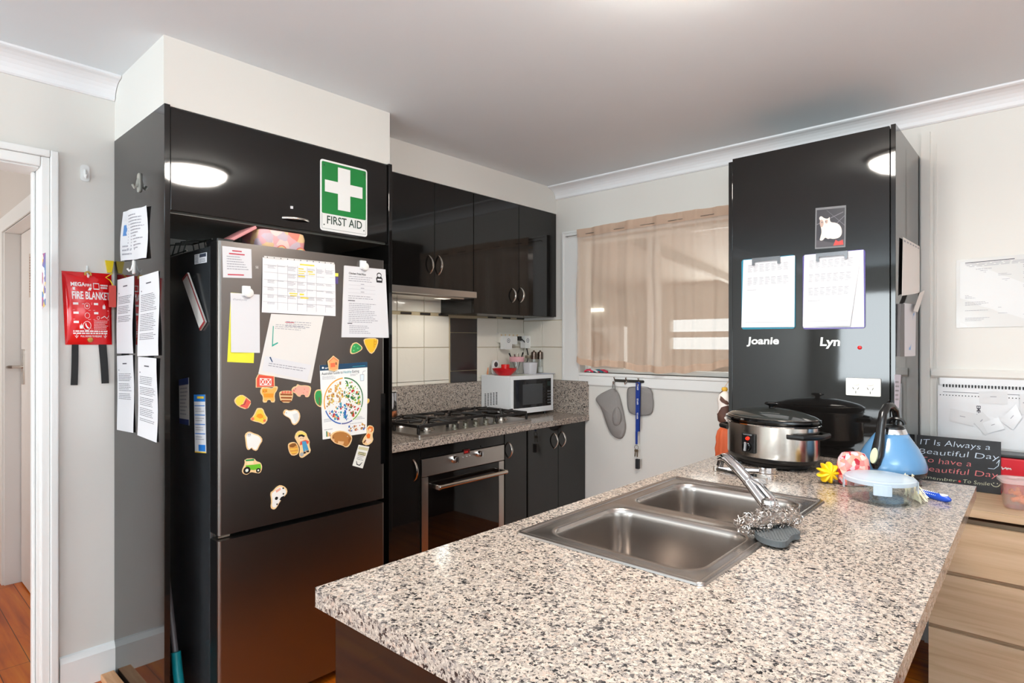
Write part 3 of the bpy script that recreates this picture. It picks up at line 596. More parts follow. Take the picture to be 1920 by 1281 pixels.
for y in (1.92, 2.36):  # lit lamps added under the hood to brighten the tiles and stove corner
    MB().box(-2.72, -2.66, y-.04, y+.04, 1.6475, 1.6545).build('hood_fill_lamp', mat('hood_fill_lens', (255, 246, 226), .4, emit=1), hd)
    hl = bpy.data.lights.new('hood_fill_light', 'AREA'); hl.shape = 'RECTANGLE'; hl.size = .06; hl.size_y = .08; hl.energy = .6; hl.color = (1, .97, .88); ho = bpy.data.objects.new('hood_fill_light', hl); COL.objects.link(ho); ho.location = (-2.69, y, 1.645)
# ------------------------------------------------------------------ peninsula
pb = thing('peninsula_cabinet', 'black gloss cabinet base carrying the granite breakfast bench', 'cabinet', (-.75, 1.9, 0))
MB().box(-1.03, -.465, .648, 1.115, .0, .861).box(-1.03, -.465, 2.01, 3.34, .0, .861).box(-1.03, -.465, 1.115, 2.01, .0, .70).build('carcass', BLKE, pb)
MB().box(-1.03, -.465, .63, .647, .0, .861).build('end_panel', BLK, pb, bevel=.001)
for i in range(5): MB().box(-1.048, -1.031, .648+i*.53, .648+i*.53+.527, .1, .859).build('door', BLK, pb, bevel=.001)
MB().box(-.464, -.449, .63, 2.53, 0, .861).build('back_panel', BLK, pb, bevel=.001)
bt = MB(); fz = Fr((0, 0, 0), (1, 0, 0), (0, 1, 0))
# outline with a cut-out for the sink: two C-shaped halves
SX0, SX1, SY0, SY1 = -1.015, -.512, 1.13, 1.995
L0, L1, R0 = (-1.083, .616), (-1.068, YB-.002), (-.163, .616)
def xl(y): return L0[0]+(L1[0]-L0[0])*(y-L0[1])/(L1[1]-L0[1])
def xr(y): return -.163-(y-.616)*.0145
ym = (SY0+SY1)/2; c = .022
bt.prism([(xl(.616), .616), (xr(.616), .616), (xr(ym), ym), (SX1-c, ym), (SX1-c, SY0+c), (SX0+c, SY0+c), (SX0+c, ym), (xl(ym), ym)], fz, .862, CT)
bt.prism([(xl(ym), ym), (SX0+c, ym), (SX0+c, SY1-c), (SX1-c, SY1-c), (SX1-c, ym), (xr(ym), ym), (xr(2.552), 2.552), (-.461, 2.535), (-.461, YB-.002), (xl(YB), YB-.002)], fz, .862, CT)
tag(bt.build('bench_top', GRAN, org=(-.6, 1.9, .862), bevel=.004), 'long pale speckled granite bench top in the foreground holding the sink', 'worktop')
# sink
sk = thing('kitchen_sink', 'double-bowl stainless steel sink set into the granite bench', 'sink', ((SX0+SX1)/2, (SY0+SY1)/2, CT))
B1 = (-.955, -.555, 1.185, 1.515); B2 = (-.955, -.555, 1.585, 1.925)
ft = Fr((0, 0, CT), (1, 0, 0), (0, 1, 0))
mb = MB(); W = 48
def rr_pts(x0, x1, y0, y1, r, n=12): return rrect(x0, y0, x1, y1, r, n-1)
def bowl(mb, B, cell):
    x0, x1, y0, y1 = B; N = 48
    out = []
    # outer cell boundary sampled to match rounded bowl rings
    ring = rr_pts(x0, x1, y0, y1, .06); cx, cy = (x0+x1)/2, (y0+y1)/2; X0, X1, Y0, Y1 = cell
    def proj(p):
        dx, dy = p[0]-cx, p[1]-cy; t = min([((X1 if dx > 0 else X0)-cx)/dx if abs(dx) > 1e-9 else 9e9, ((Y1 if dy > 0 else Y0)-cy)/dy if abs(dy) > 1e-9 else 9e9]); return (cx+dx*t, cy+dy*t)
    o = [proj(p) for p in ring]
    for cxn, cyn in ((X0, Y0), (X1, Y0), (X0, Y1), (X1, Y1)):   # snap nearest to true corners
        k = min(range(len(o)), key=lambda i: (o[i][0]-cxn)**2+(o[i][1]-cyn)**2); o[k] = (cxn, cyn)
    def rg(k, r, z): return [(a, b, CT+z) for a, b in rr_pts(x0+k, x1-k, y0+k, y1-k, r)]
    rings = [[(a, b, CT+.0015) for a, b in o], rg(-.012, .07, .0025), rg(-.004, .062, .0045), rg(.002, .058, .001), rg(.005, .055, -.01), rg(.006, .055, -.02), rg(.0115, .055, -.12), rg(.0125, .055, -.13), rg(.03, .05, -.158), rg(.06, .04, -.168), rg(.12, .03, -.171)]
    mb.loft(rings, 0, caps=(False, True))
ymid = (B1[3]+B2[2])/2
IX0, IX1, IY0, IY1 = SX0+.02, SX1-.02, SY0+.02, SY1-.02
bowl(mb, B1, (IX0, IX1, IY0, ymid)); bowl(mb, B2, (IX0, IX1, ymid, IY1))
rim = lambda k, z, r: [(a, b, CT+z) for a, b in rrect(SX0+k, SY0+k, SX1-k, SY1-k, r, 4)]
mb.loft([rim(0, .0006, .016), rim(.002, .005, .015), rim(.008, .0065, .01), rim(.016, .005, .006), rim(.02, .0015, .003)], 0, caps=(False, False))
mb.build('bowls', SINK, sk, sharp=50)
for B in (B1, B2): MB().lathe([(.04, -.1695), (.042, -.168), (.034, -.167), (.03, -.1685), (.001, -.1687)], ((B[0]+B[1])/2, (B[2]+B[3])/2, CT)).build('drain', CHROME, sk)
# mixer tap
tp = P(1411, 986, 'z', CT); tp.z = CT+.0025; tp = Vector((-.545, 1.60, CT+.0045))
tz = thing('mixer_tap', 'chrome mixer tap with tapering spout on the sink edge', 'tap', tp)
tip = P(1356, 858, 'x', -.70)
b0 = tp+Vector((0, 0, 0)); 
MB().lathe([(.027, 0), (.027, .004), (.021, .008), (.019, .045), (.0195, .050)], b0, n=28).build('body', CHROME, tz)
q0 = P(1408, 962, 'x', -.55); q2 = tip; q1 = b0+Vector((0, 0, .06)); q1 = q1.lerp(q2, .42); q1.z += .006
a0 = b0+Vector((-.003, 0, .052))
MB().lathe([(.0195, 0), (.021, .004), (.021, .014), (.019, .022), (.010, .027), (.001, .028)], b0+Vector((0, 0, .051)), n=28).build('cap', CHROME, tz)
m_ = [a0, a0.lerp(q1, .35)+Vector((0, 0, .0)), q1, q1.lerp(q2, .4)+Vector((0, 0, .006)), q1.lerp(q2, .8)+Vector((0, 0, .008)), q2, q2+Vector((-.012, .004, -.006))]
MB().tube(m_, [.018, .0165, .0155, .0155, .0145, .0125, .010], 14).build('spout', CHROME, tz)
n_ = (q2-q1).normalized(); MB().tube([q2+Vector((-.006, .003, -.004)), q2+Vector((-.012, .006, -.026))], .0095, 14).build('aerator', mat('dark_chrome', (120, 120, 122), .15, 1), tz)
MB().tube([q1-n_*.004, q1+n_*.004], .0168, 16).build('collar', CHROME, tz)
# lever: flat tapered plate on the body
lv = [b0+Vector((.008, 0, .076)), b0.lerp(q1, .45)+Vector((0, 0, .058)), q1+Vector((.0, -.004, .013))]
MB().tube(lv, [.016, .013, .005], 12, flatk=.4, up=(0, 1, 0)).build('lever', CHROME, tz)
# ------------------------------------------------------------------ tall pantry on the bench
TY, TX0, TX1 = 2.773, -1.137, -.46
pt = thing('pantry_cabinet', 'tall black gloss pantry cabinet standing on the back of the bench', 'cabinet', ((TX0+TX1)/2, 3.06, CT))
MB().box(TX0+.02, TX1-.018, TY+.026, YB-.003, CT+.001, 2.245).build('carcass', BLKE, pt)
MB().box(TX0, TX0+.019, TY+.012, YB-.003, CT+.001, 2.238).build('side_panel', BLK, pt, bevel=.001)
MB().box(TX1-.017, TX1, TY-.003, YB-.003, CT+.001, 2.252).build('side_panel', BLK, pt, bevel=.001)
fpd = Fr((TX0+.022, TY+.006, 0), (1, -.0135, 0), (0, 0, 1))
MB().fbox(fpd, 0, TX1-.021-TX0-.022, CT+.004, 2.248, -.0165, 0).build('door', BLK, pt, bevel=.0015)
# dresser
DY = 2.862; DZ = .752
fdz = plane_y(DY)
ds = thing('dresser', 'light oak chest of wide drawers standing behind the bench end', 'dresser', (.17, 3.1, 0))
DX0, DX1 = -.367, .75
MB().box(DX0, DX1, DY-.004, YB-.022, DZ-.03, DZ).build('top', OAK, ds, bevel=.001, org=(0, 0, 0))
MB().box(DX0, DX0+.018, DY+.02, YB-.022, 0, DZ-.031).build('side_panel', OAK, ds, org=(0, 0, 0)); MB().box(DX1-.018, DX1, DY+.02, YB-.022, 0, DZ-.031).build('side_panel', OAK, ds)
MB().box(DX0+.02, DX1-.02, DY+.04, YB-.03, .02, DZ-.05).build('carcass', mat('dresser_inside', (150, 124, 98), .6), ds)
zz = [fdz.px(1800, 978)[1]-.008, fdz.px(1800, 1083)[1], fdz.px(1800, 1190)[1], .02]
for z1, z0 in zip(zz, zz[1:]):
    d = MB().box(DX0+.002, DX1-.002, DY, DY+.018, z0+.016, z1).build('drawer_front', OAK, ds, bevel=.001, org=(0, .3*z0, 0))
    MB().box(DX0+.004, DX1-.004, DY+.016, DY+.03, z0+.001, z0+.015).build('finger_groove', mat('groove_oak', (170, 138, 108), .6), d)
# ================================================================== PAPERS, SIGNS AND MAGNETS
ZT = mat('yellow_card', (232, 226, 60), .4); NAVY = mat('navy_print', (30, 70, 110), .5); TEALP = mat('teal_print', (60, 150, 165), .5)
REDI = mat('red_ink', (190, 50, 70), .6); YEL = mat('highlighter_yellow', (240, 215, 60), .6); GRNI = mat('green_marker', (50, 165, 145), .6)
Z = lambda ox, oy, k: (lambda *p: [(ox+x/k, oy+y/k) for x, y in p])
Z5, Z6, Z3, Z8 = Z(400, 440, 4.576), Z(400, 660, 4.003), Z(100, 490, 5.124), Z(1340, 220, 2.669)
def sheet(name, label, cat, fr, q, mats, fill, d=.0004, curl=None, n=8, th=.0006, group=None):
    mb = MB(); s = Sheet(mb, fr, quad(fr, *q), d, th, curl, n=n); fill and fill(s); return tag(mb.build(name, mats), label, cat, group)
# --- the side of the fridge cabinet
lp = plane_y(YP)
wav = lambda k, ph=0: (lambda a, b: k*(1+math.sin(b*5+ph))*(.5+.5*a))
def letter(s, seed=0, short=False):
    random.seed(seed); s.rect(.36, .885, .62, .9, 1); s.rect(.1, .8, .14, .815, 1)
    s.lines(.1, .9, .76, 26 if not short else 16, .022, 1, hgt=.007, rag=.25, para=6 if seed % 2 else 11)
sheet('notice', 'crumpled white form with a small blue logo, highest on the cabinet side', 'notice', lp, [(233, 398), (279, 386), (279, 484), (230, 490)], [PAPER, INKL, mat('logo_blue', (80, 130, 190), .6)],
      lambda s: (s.rect(.08, .5, .2, .72, 2), s.lines(.25, .9, .9, 12, .06, 1, rag=.5), s.lines(.1, .6, .3, 3, .08, 1)), curl=lambda a, b: .004*math.sin(a*9+b*4)+.006)
sheet('notice', 'printed white notice on the cabinet side, upper left of four', 'notice', lp, [(220.6, 525), (251.8, 517), (251.8, 663), (220.6, 663)], [PAPER, INK], lambda s: letter(s, 1, True), curl=wav(.003), group=None)
sheet('notice', 'printed white notice on the cabinet side, upper right of four', 'notice', lp, [(262.4, 519), (298.7, 508), (300.6, 666.6), (259.6, 668)], [PAPER, INK], lambda s: letter(s, 2), curl=wav(.003, 1))
sheet('notice', 'printed white notice on the cabinet side, lower left of four', 'notice', lp, [(220.6, 667.6), (251.2, 665.6), (252.3, 811.7), (220.7, 806)], [PAPER, INK], lambda s: letter(s, 3, True), curl=wav(.002, 2))
sheet('notice', 'printed white notice on the cabinet side, lower right of four', 'notice', lp, [(261, 669), (297, 672), (296, 830), (259, 816)], [PAPER, INK], lambda s: letter(s, 5), curl=wav(.003, 3))
def stickhook(fr, u, v, label, m, sc=1):
    a, b = fr.px(u, v); r = thing('adhesive_hook', label, 'hook', fr.pt(a, b))
    MB().prism(rrect(a-.014*sc, b-.03*sc, a+.014*sc, b+.03*sc, .01*sc), fr, .0003, .005).build('plate', m, r, bevel=.0015)
    MB().tube([fr.pt(a, b+.012*sc, .004), fr.pt(a, b-.012*sc, .010), fr.pt(a, b-.018*sc, .018), fr.pt(a, b-.008*sc, .024)], .0045*sc, 8).build('hook', m, r); return r
wa = plane_x(XA)
stickhook(wa, 159, 325, 'white adhesive hook on the wall above the red fire blanket', WHITE, 1.1)
stickhook(lp, 262, 343, 'greyish adhesive hook high on the black cabinet side', mat('clear_grey_plastic', (150, 150, 142), .3), 1.2)
stickhook(lp, 252, 501, 'small white hook between the crumpled form and the notices', WHITE, .9)
a, b = wa.px(212, 490); r = thing('bag_clip', 'yellow plastic clip in the corner above the fire blanket', 'clip', wa.pt(.724, b-.03))
MB().prism([(.708, b), (.738, b), (.731, b-.05), (.716, b-.05)], wa, .001, .012).build('clip', mat('yellow_plastic', (240, 208, 20), .35), r)
a, b = wa.px(211, 528); r = thing('hanging_tag', 'small red tag on a yellow string beside the fire blanket', 'tag', wa.pt(.725, b-.1))
mb = MB(); mb.tube([wa.pt(.725, b+.03, .045), wa.pt(.70, b+.01, .05), wa.pt(.715, b-.0, .05), wa.pt(.726, b-.02, .046)], .002, 6); mb.build('string', MATS['yellow_plastic'], r)
MB().prism(rrect(.712, b-.11, .737, b-.02, .004), wa, .043, .047).build('tag', mat('tag_red', (190, 60, 50), .4), r)
# --- fire blanket
fbk = thing('fire_blanket', 'bright red fire blanket pouch with black pull straps hanging on the wall', 'fire blanket', wa.pt(.63, wa.px(165, 720)[1]))
REDV = mat('red_vinyl', (222, 16, 22), .18, coat=.3, bump=(9, .25, .01)); WPR = mat('white_print', (245, 238, 236), .5)
mb = MB(); s = Sheet(mb, wa, quad(wa, (115, 508), (208.5, 514), (209.5, 646.5), (122, 646.5)), .001, .002, lambda a, b: .036*(max(0, math.sin(math.pi*a))**.45)*(max(0, math.sin(math.pi*b))**.6)+.001, n=24)
mb.build('pouch', REDV, fbk)
mb = MB(); s.mb = mb; h = .0012
L = lambda *k: (k[0], h)
def W(st, x0, x1, y, size, **k): mb.text(st, lambda a, b: s.p(a, b, h), x0, y, size, 0, width=x1-x0, **k)
W('MEGA', .14, .42, .80, .075, off=.03); W('FIRE', .42, .55, .80, .05, off=.02); s.poly([(.17, .745), (.52, .745), (.55, .785), (.17, .785)], 0, h)
W('FIRE BLANKET', .15, .93, .625, .145, off=.022)
s.mb.text('MF100', lambda a, b: s.p(a, b, h+.0006), .27, .752, .04, 1, width=.2, off=.02)
for x0, x1 in ((.58, .59), (.695, .705)): s.rect(x0, .77, x1, .85, 0, h)
s.rect(.58, .84, .705, .85, 0, h); s.rect(.58, .76, .705, .775, 0, h); random.seed(3); s.lines(.73, .9, .835, 2, .035, 0, hgt=.022, rag=.15, h=h)
for k in range(3): s.rect(.16, .545-.125*k, .26, .575-.125*k, 0, h); s.rect(.15, .47-.125*k, .5, .473-.125*k, 0, h) if k < 2 else None
for k in range(2): s.rect(.57, .545-.125*k, .66, .575-.125*k, 0, h); s.rect(.55, .47-.125*k, .9, .473-.125*k, 0, h)
s.rect(.525, .2, .529, .58, 0, h)
def cir(cx, cy, r0, r1, a0=0, a1=360, n=16):
    for i in range(n):
        t0, t1 = (math.radians(a0+(a1-a0)*k/n) for k in (i, i+1)); s.poly([(cx+r0*math.cos(t0), cy+r0*.75*math.sin(t0)), (cx+r1*math.cos(t0), cy+r1*.75*math.sin(t0)), (cx+r1*math.cos(t1), cy+r1*.75*math.sin(t1)), (cx+r0*math.cos(t1), cy+r0*.75*math.sin(t1))], 0, h)
cir(.425, .26, .075, .085); s.poly([(.385, .285), (.4, .3), (.42, .265), (.455, .235), (.475, .24), (.46, .22), (.43, .225), (.395, .255)], 0, h)
cir(.43, .53, .05, .056); cir(.43, .4, .045, .052); cir(.66, .37, .025, .031); cir(.43, .53, .01, .02)
s.poly([(.72, .37), (.80, .40), (.86, .37), (.9, .41), (.9, .40), (.86, .36), (.80, .39), (.72, .36)], 0, h)
for fx, fy in ((.31, .22), (.79, .495)): s.poly([(fx-.03, fy), (fx-.035, fy+.03), (fx-.02, fy+.06), (fx-.008, fy+.035), (fx+.005, fy+.075), (fx+.02, fy+.04), (fx+.032, fy+.05), (fx+.03, fy)], 0, h)
random.seed(4); s.lines(.57, .9, .33, 6, .022, 0, hgt=.006, h=h); s.lines(.33, .38, .56, 1, .02, 0, h=h); s.lines(.15, .9, .195, 2, .03, 0, hgt=.018, rag=.05, h=h)
W('PULL DOWN TO RELEASE', .30, .75, .105, .035, off=.02)
for ax in (.22, .83): s.rect(ax-.006, .11, ax+.006, .145, 0, h); s.poly([(ax-.035, .12), (ax, .09), (ax+.035, .12), (ax+.035, .13), (ax, .10), (ax-.035, .13)], 0, h)
mb.build('lettering', [WPR, MATS['red_vinyl']], fbk)
for q in (Z3((176, 800), (240, 800), (230, 1190), (163, 1190)), Z3((432, 800), (508, 800), (530, 1172), (460, 1175))):
    mb = MB(); Sheet(mb, wa, quad(wa, *q), .004, .003, lambda a, b: .003*math.sin(b*4), n=6); mb.build('pull_strap', mat('black_webbing', (38, 38, 38), .8), fbk)
a, b = wa.px(163, 515); mb = MB(); mb.lathe([(.007, 0), (.013, 0), (.013, .003), (.007, .003)], wa.pt(a, b, .012), ax=(1, 0, 0), n=18, caps=(False, False)); mb.build('eyelet', mat('brass', (190, 150, 80), .3, 1), fbk)
a, b = wa.px(167, 637); mb = MB(); mb.lathe([(.011, 0), (.009, .004), (.001, .005)], wa.pt(a, b, .018), ax=(1, 0, 0), n=18); mb.build('press_stud', MATS['brass'], fbk)
a, b = wa.px(163, 508); r = thing('wall_hook', 'clear plastic hook holding the red fire blanket', 'hook', wa.pt(a, b)); MB().tube([wa.pt(a, b+.02, .002), wa.pt(a, b, .004), wa.pt(a, b-.02, .012), wa.pt(a, b-.026, .02), wa.pt(a, b-.018, .026)], .004, 8).build('hook', WHITE, r)
# --- first aid sign on the flap door
ff2 = plane_x(XF+.0002)
q = quad(ff2, (600, 298), (688, 318.5), (688, 445), (601, 431)); a0, a1, b0, b1 = q[0][0], q[1][0], (q[2][1]+q[3][1])/2, (q[0][1]+q[1][1])/2
sg = thing('first_aid_sign', 'green and white first aid sign with a white cross on the flap door', 'sign', ff2.pt((a0+a1)/2, b0))
w_, h_ = a1-a0, b1-b0
mb = MB(); mb.prism(rrect(a0, b0, a1, b1, .012), ff2, 0, .002, 0); mb.build('plate', mat('sign_white', (238, 237, 235), .3), sg)
SG = mat('sign_green', (22, 128, 58), .3); SGD = mat('sign_dark_green', (42, 66, 56), .4)
mb = MB(); mb.prism(rrect(a0+.007, b0+.245*h_, a1-.007, b1-.008, .006), ff2, .0018, .0024); mb.build('green_panel', SG, sg)
cx = (a0+a1)/2-.002; cy = b0+.63*h_; aw, al = .066, .131; mb = MB()
cr = [(-aw/2, al/1.0), (aw/2, al), (aw/2, aw/2+.006), (al*.77, aw/2+.006), (al*.77, -aw/2), (aw/2, -aw/2), (aw/2, -al), (-aw/2, -al), (-aw/2, -aw/2), (-al*.77, -aw/2), (-al*.77, aw/2+.006), (-aw/2, aw/2+.006)]
k = h_*.305/al
mb.prism([(cx+x*(w_*.40/(al*.77)), cy+y*k) for x, y in cr], ff2, .0022, .003); mb.build('cross', MATS['sign_white'], sg)
mb = MB(); mb.text('FIRST AID', lambda x, y: ff2.pt(x, y, .0026), a0+.032, b0+.105*h_, .050, 0, width=w_-.060, off=.012)
mb.line(ff2, [(a0+.008, b0+.245*h_), (a0+.008, b0+.010), (a1-.008, b0+.010), (a1-.008, b0+.245*h_)], .0012, .0025); mb.build('lettering', SGD, sg)
for x in (a0+.018, a1-.018):
    for y in (b0+.026, b1-.024): MB().prism(circ(x, y, .003, 10), ff2, .0022, .0032).build('rivet', SGD, sg)
mb = MB(); a, b = ff2.px(547, 389); mb.prism([(a-.006, b-.006), (a+.006, b-.005), (a+.006, b+.006), (a-.006, b+.005)], ff2, 0, .0004); tag(mb.build('sticker', PAPER), 'tiny white square sticker above the flap door handle', 'sticker')
# --- papers on the fridge door
fd_ = plane_x(FX+.0002)
random.seed(11)
def f1(s):
    s.rect(.33, .86, .66, .90, 1, ); s.rect(.22, .76, .76, .80, 1)
    for k in range(6): s.lines(.14, .6+.06*k, .70-.08*k, 1, .05, 2, hgt=.028, rag=.02)
    s.rect(.16, .08, .72, .12, 1)
sheet('notice', 'small white card with red headings at the top left of the fridge door', 'notice', fd_, Z5((75, 97), (325, 125), (330, 375), (82, 368)), [PAPER, REDI, INKL], f1)
def clipmag(u, v, label):
    a, b = fd_.px(u, v); r = thing('magnet_clip', label, 'magnet', fd_.pt(a, b))
    MB().prism(rrect(a-.019, b-.014, a+.010, b+.022, .003), fd_, .0012, .008).build('clip', WHITE, r, bevel=.001)
    MB().lathe([(.017, 0), (.0175, .004), (.015, .009), (.011, .0105), (.001, .011)], fd_.pt(a+.002, b-.003, .0082), ax=(1, 0, 0), n=22).build('knob', mat('offwhite_plastic', (228, 228, 224), .35), r)
mb = MB(); Sheet(mb, fd_, quad(fd_, *Z5((150, 498), (372, 515), (345, 1103), (118, 1093))), .0003, .0008, n=4); np_ = mb.build('note_board', ZT); tag(np_, 'yellow card hanging behind the blank notepaper on the fridge', 'card')
sheet('notepaper', 'nearly blank long white notepaper over the yellow card', 'paper', fd_, Z5((145, 500), (395, 515), (397, 1015), (148, 1010)), [PAPER, INKL], lambda s: (s.mb.text('thankyou', lambda a, b: s.p(a, b, .0004), .08, .88, .05, 1, width=.48, shear=.3)), d=.0013, curl=lambda a, b: .0015*(1-b)*(1+math.sin(a*4+1)))
clipmag(463, 548, 'white round clip magnet holding the long notepaper')
def f2(s):
    for k in range(1, 7): s.rect(.01, .06+.135*k, .99, .064+.135*k, 1)
    for k in range(1, 7): s.rect(.06+.132*k, .06, .063+.132*k, .9, 1)
    random.seed(3)
    for i in range(7):
        for j in range(6):
            if random.random() < .75: s.lines(.065+.132*i, .065+.132*i+.11, .19+.135*j, random.randint(1, 4), .02, 1, hgt=.008)
    for (a0, b0, a1, b1) in ((.49, .92, .69, .945), (.47, .84, .54, .86), (.47, .80, .57, .815), (.47, .76, .55, .775), (.47, .70, .56, .72), (.6, .80, .67, .82), (.61, .76, .70, .775), (.35, .37, .46, .39), (.36, .33, .45, .35), (.49, .36, .55, .39), (.50, .30, .61, .325)): s.rect(a0, b0, a1, b1, 2, .0006)
    s.rect(.02, .985, .99, 1.03, 3, .0002)
    for k in range(11): s.poly([(x, y) for x, y in circ(.06+.088*k, 1.008, .006, 8, .012)], 4, .0005)
sheet('meal_planner', 'wide ruled planner sheet with yellow highlighting in a clear sleeve on the fridge', 'planner', fd_, Z5((420, 195), (1040, 255), (1045, 700), (412, 668)), [mat('sleeved_paper', (232, 231, 233), .2), mat('grid_ink', (168, 166, 172), .6), YEL, PAPER2, INKX], f2, d=.0012, curl=lambda a, b: .0015*(1+math.sin(a*6+b*4)))
def f3(s):
    random.seed(6); s.lines(.3, .95, .89, 3, .035, 1, hgt=.01); s.rect(.28, .87, .45, .88, 2)
    s.lines(.12, .85, .83, 3, .03, 1, hgt=.009)
    s.poly([(.075, .80), (.09, .80), (.145, .50), (.22, .545), (.235, .53), (.135, .46)], 3, .0006)
    s.poly([(.05, .06), (.92, .03), (.94, .26), (.05, .30)], 4, .0004); s.lines(.14, .86, .20, 2, .035, 1, hgt=.012, rag=.1, h=.0007)
    s.poly([(.13, .29), (.15, .30), (.21, .22), (.19, .22)], 5, .0007)
sheet('notice', 'tilted laminated check-in sheet with a green tick below the planner', 'notice', fd_, Z5((495, 680), (948, 700), (835, 1275), (385, 1195)), [mat('laminated_paper', (226, 222, 218), .2), INKL, REDI, GRNI, PAPER, MATS['navy_print']], f3, d=.0004)
def f4(s):
    random.seed(8); s.text('Chicken Fried Rice', .1, .885, .04, 2, width=.4, off=.02); s.lines(.1, .7, .86, 3, .03, 1, hgt=.009)
    for k in range(3): s.rect(.1, .735-.055*k, .72, .737-.055*k, 1); s.rect(.38, .75-.055*k, .46, .76-.055*k, 1)
    s.lines(.1, .85, .585, 2, .03, 1, hgt=.009); s.rect(.1, .51, .25, .52, 2)
    for k in range(11): s.lines(.12, .55+.25*random.random(), .48-.026*k, 1, .02, 1, hgt=.009, rag=.0)
    s.rect(.1, .19, .2, .2, 2); s.lines(.14, .6, .165, 5, .025, 1, hgt=.009)
    s.poly([(.76, .80), (.90, .80), (.91, .86), (.87, .9), (.80, .9), (.75, .86)], 2); s.rect(.78, .83, .885, .855, 0, .0006); s.poly(circ(.83, .91, .06, 14, .035), 2); s.poly(circ(.83, .905, .045, 14, .025), 0, .0006)
rq = Z5((1125, 265), (1475, 300), (1502, 885), (1103, 880))
sheet('recipe_sheet', 'under sheet peeping out behind the fried rice recipe', 'recipe', fd_, [(u-1.2, v+.3) for u, v in rq], [PAPER2, INKL], None, d=.0003)
sheet('recipe_sheet', 'white recipe print-out headed Chicken Fried Rice on the fridge', 'recipe', fd_, rq, [PAPER, INKL, INKX], f4, d=.0011, curl=lambda a, b: .002*(1-b)*a)
clipmag(681, 499, 'white round clip magnet holding the recipe sheets')
for (p, c, lb, nm) in ((Z5((1040, 330), (1072, 332), (1070, 360), (1044, 358)), (235, 225, 90), 'small yellow sticker edge at the right of the planner', 'sticker'), (Z5((1048, 365), (1072, 366), (1068, 425), (1042, 420)), (86, 70, 130), 'small purple sticker edge at the right of the planner', 'sticker')):
    mb = MB(); mb.prism([fd_.px(*x) for x in p], fd_, 0, .0008); tag(mb.build(nm, mat('sticker_%d' % c[0], c, .5)), lb, 'sticker')
# healthy eating poster
def f5(s):
    s.rect(0, .925, 1, 1.0, 1); s.rect(.67, .945, .95, .953, 2, .0006); s.poly(circ(.06, .962, .022, 10, .014), 0, .0006); s.rect(.1, .955, .17, .962, 0, .0006); s.rect(.1, .945, .15, .95, 0, .0006)
    s.text('Australian Guide to', .03, .865, .055, 3, h=.0006, width=.43); s.text('Healthy', .475, .865, .055, 4, h=.0006, width=.175); s.text('Eating', .665, .865, .055, 3, h=.0006, width=.15)
    random.seed(2); s.lines(.04, .38, .845, 3, .017, 5, hgt=.006); s.lines(.62, .8, .845, 2, .015, 5, hgt=.006)
    asp = (q5[1][0]-q5[0][0])/(q5[0][1]-q5[3][1]); cx, cy, R = .475, .49, .405
    def arc(a0, a1, m):
        n = 14
        for i in range(n):
            t0, t1 = (math.radians(a0+(a1-a0)*k/n) for k in (i, i+1)); f = lambda r, t: (cx+r*math.cos(t), cy+r*asp*math.sin(t))
            s.poly([f(R, t0), f(R+.022, t0), f(R+.022, t1), f(R, t1)], m, .0006)
    arc(92, 196, 6); arc(-22, 88, 7); arc(-62, -24, 8); arc(-98, -64, 9); arc(200, 260, 10)
    cols = [[11, 12, 13, 11, 14], [7, 8, 15, 7, 13, 8], [15, 12, 7], [10, 0, 2], [10, 15, 11, 2]]
    for si, (a0, a1, n) in enumerate(((95, 192, 75), (-20, 86, 85), (-60, -26, 34), (-97, -66, 22), (203, 258, 38))):
        for _ in range(n):
            t = math.radians(random.uniform(a0, a1)); r = R*.94*math.sqrt(random.uniform(.03, .95)); x, y = cx+r*math.cos(t), cy+r*asp*math.sin(t); w = random.uniform(.007, .022); hh = random.uniform(.7, 1.5)*w*asp
            m = random.choice(cols[si])
            if random.random() < .5: s.poly(circ(x, y, w, 8, hh), m, .0006+random.random()*.0002)
            else: s.rect(x-w, y-hh, x+w, y+hh, m, .0006+random.random()*.0002)
    for t in (90, 198, -23, -63, 262): t = math.radians(t); s.poly([(cx-.004, cy), (cx+R*math.cos(t)-.004, cy+R*asp*math.sin(t)), (cx+R*math.cos(t)+.004, cy+R*asp*math.sin(t)+.003), (cx+.004, cy)], 0, .001)
    s.poly([(.84, .74), (.92, .74), (.925, .83), (.835, .83)], 5, .0005); s.poly([(.848, .745), (.912, .745), (.917, .825), (.843, .825)], 16, .0007); s.poly([(.885, .83), (.9, .875), (.96, .88), (.96, .875), (.905, .868), (.893, .83)], 5, .0008)
    for _ in range(34): x, y = random.uniform(.56, .95), random.uniform(.06, .14); w = random.uniform(.008, .018); s.rect(x-w, y-w*.8, x+w, y+w*.8, random.choice([11, 12, 14, 10, 15]), .0006+random.random()*.0003)
    s.lines(.6, .95, .165, 1, .02, 5, hgt=.006); s.lines(.04, .3, .13, 1, .02, 5, hgt=.008); s.lines(.04, .22, .27, 3, .016, 5, hgt=.006); s.lines(.72, .95, .25, 3, .016, 5, hgt=.006)
    for x, m, hh in ((.09, 7, .075), (.12, 6, .06), (.155, 12, .05)): s.rect(x-.012, .03, x+.012, .03+hh, m)
pm = [mat('poster_paper', (240, 240, 238), .3), mat('poster_header', (28, 66, 96), .4), TEALP, mat('poster_title', (52, 68, 78), .5), mat('poster_teal', (70, 158, 170), .5), INKL]
pm += [mat('p_%d' % i, c, .5) for i, c in enumerate(((240, 164, 50), (46, 116, 66), (130, 180, 56), (86, 92, 150), (40, 96, 176), (214, 160, 84), (166, 108, 52), (222, 192, 96), (180, 140, 90), (200, 52, 48), (222, 234, 240)))]
q5 = quad(fd_, *Z6((797, 100), (1155, 75), (1150, 610), (820, 658)))
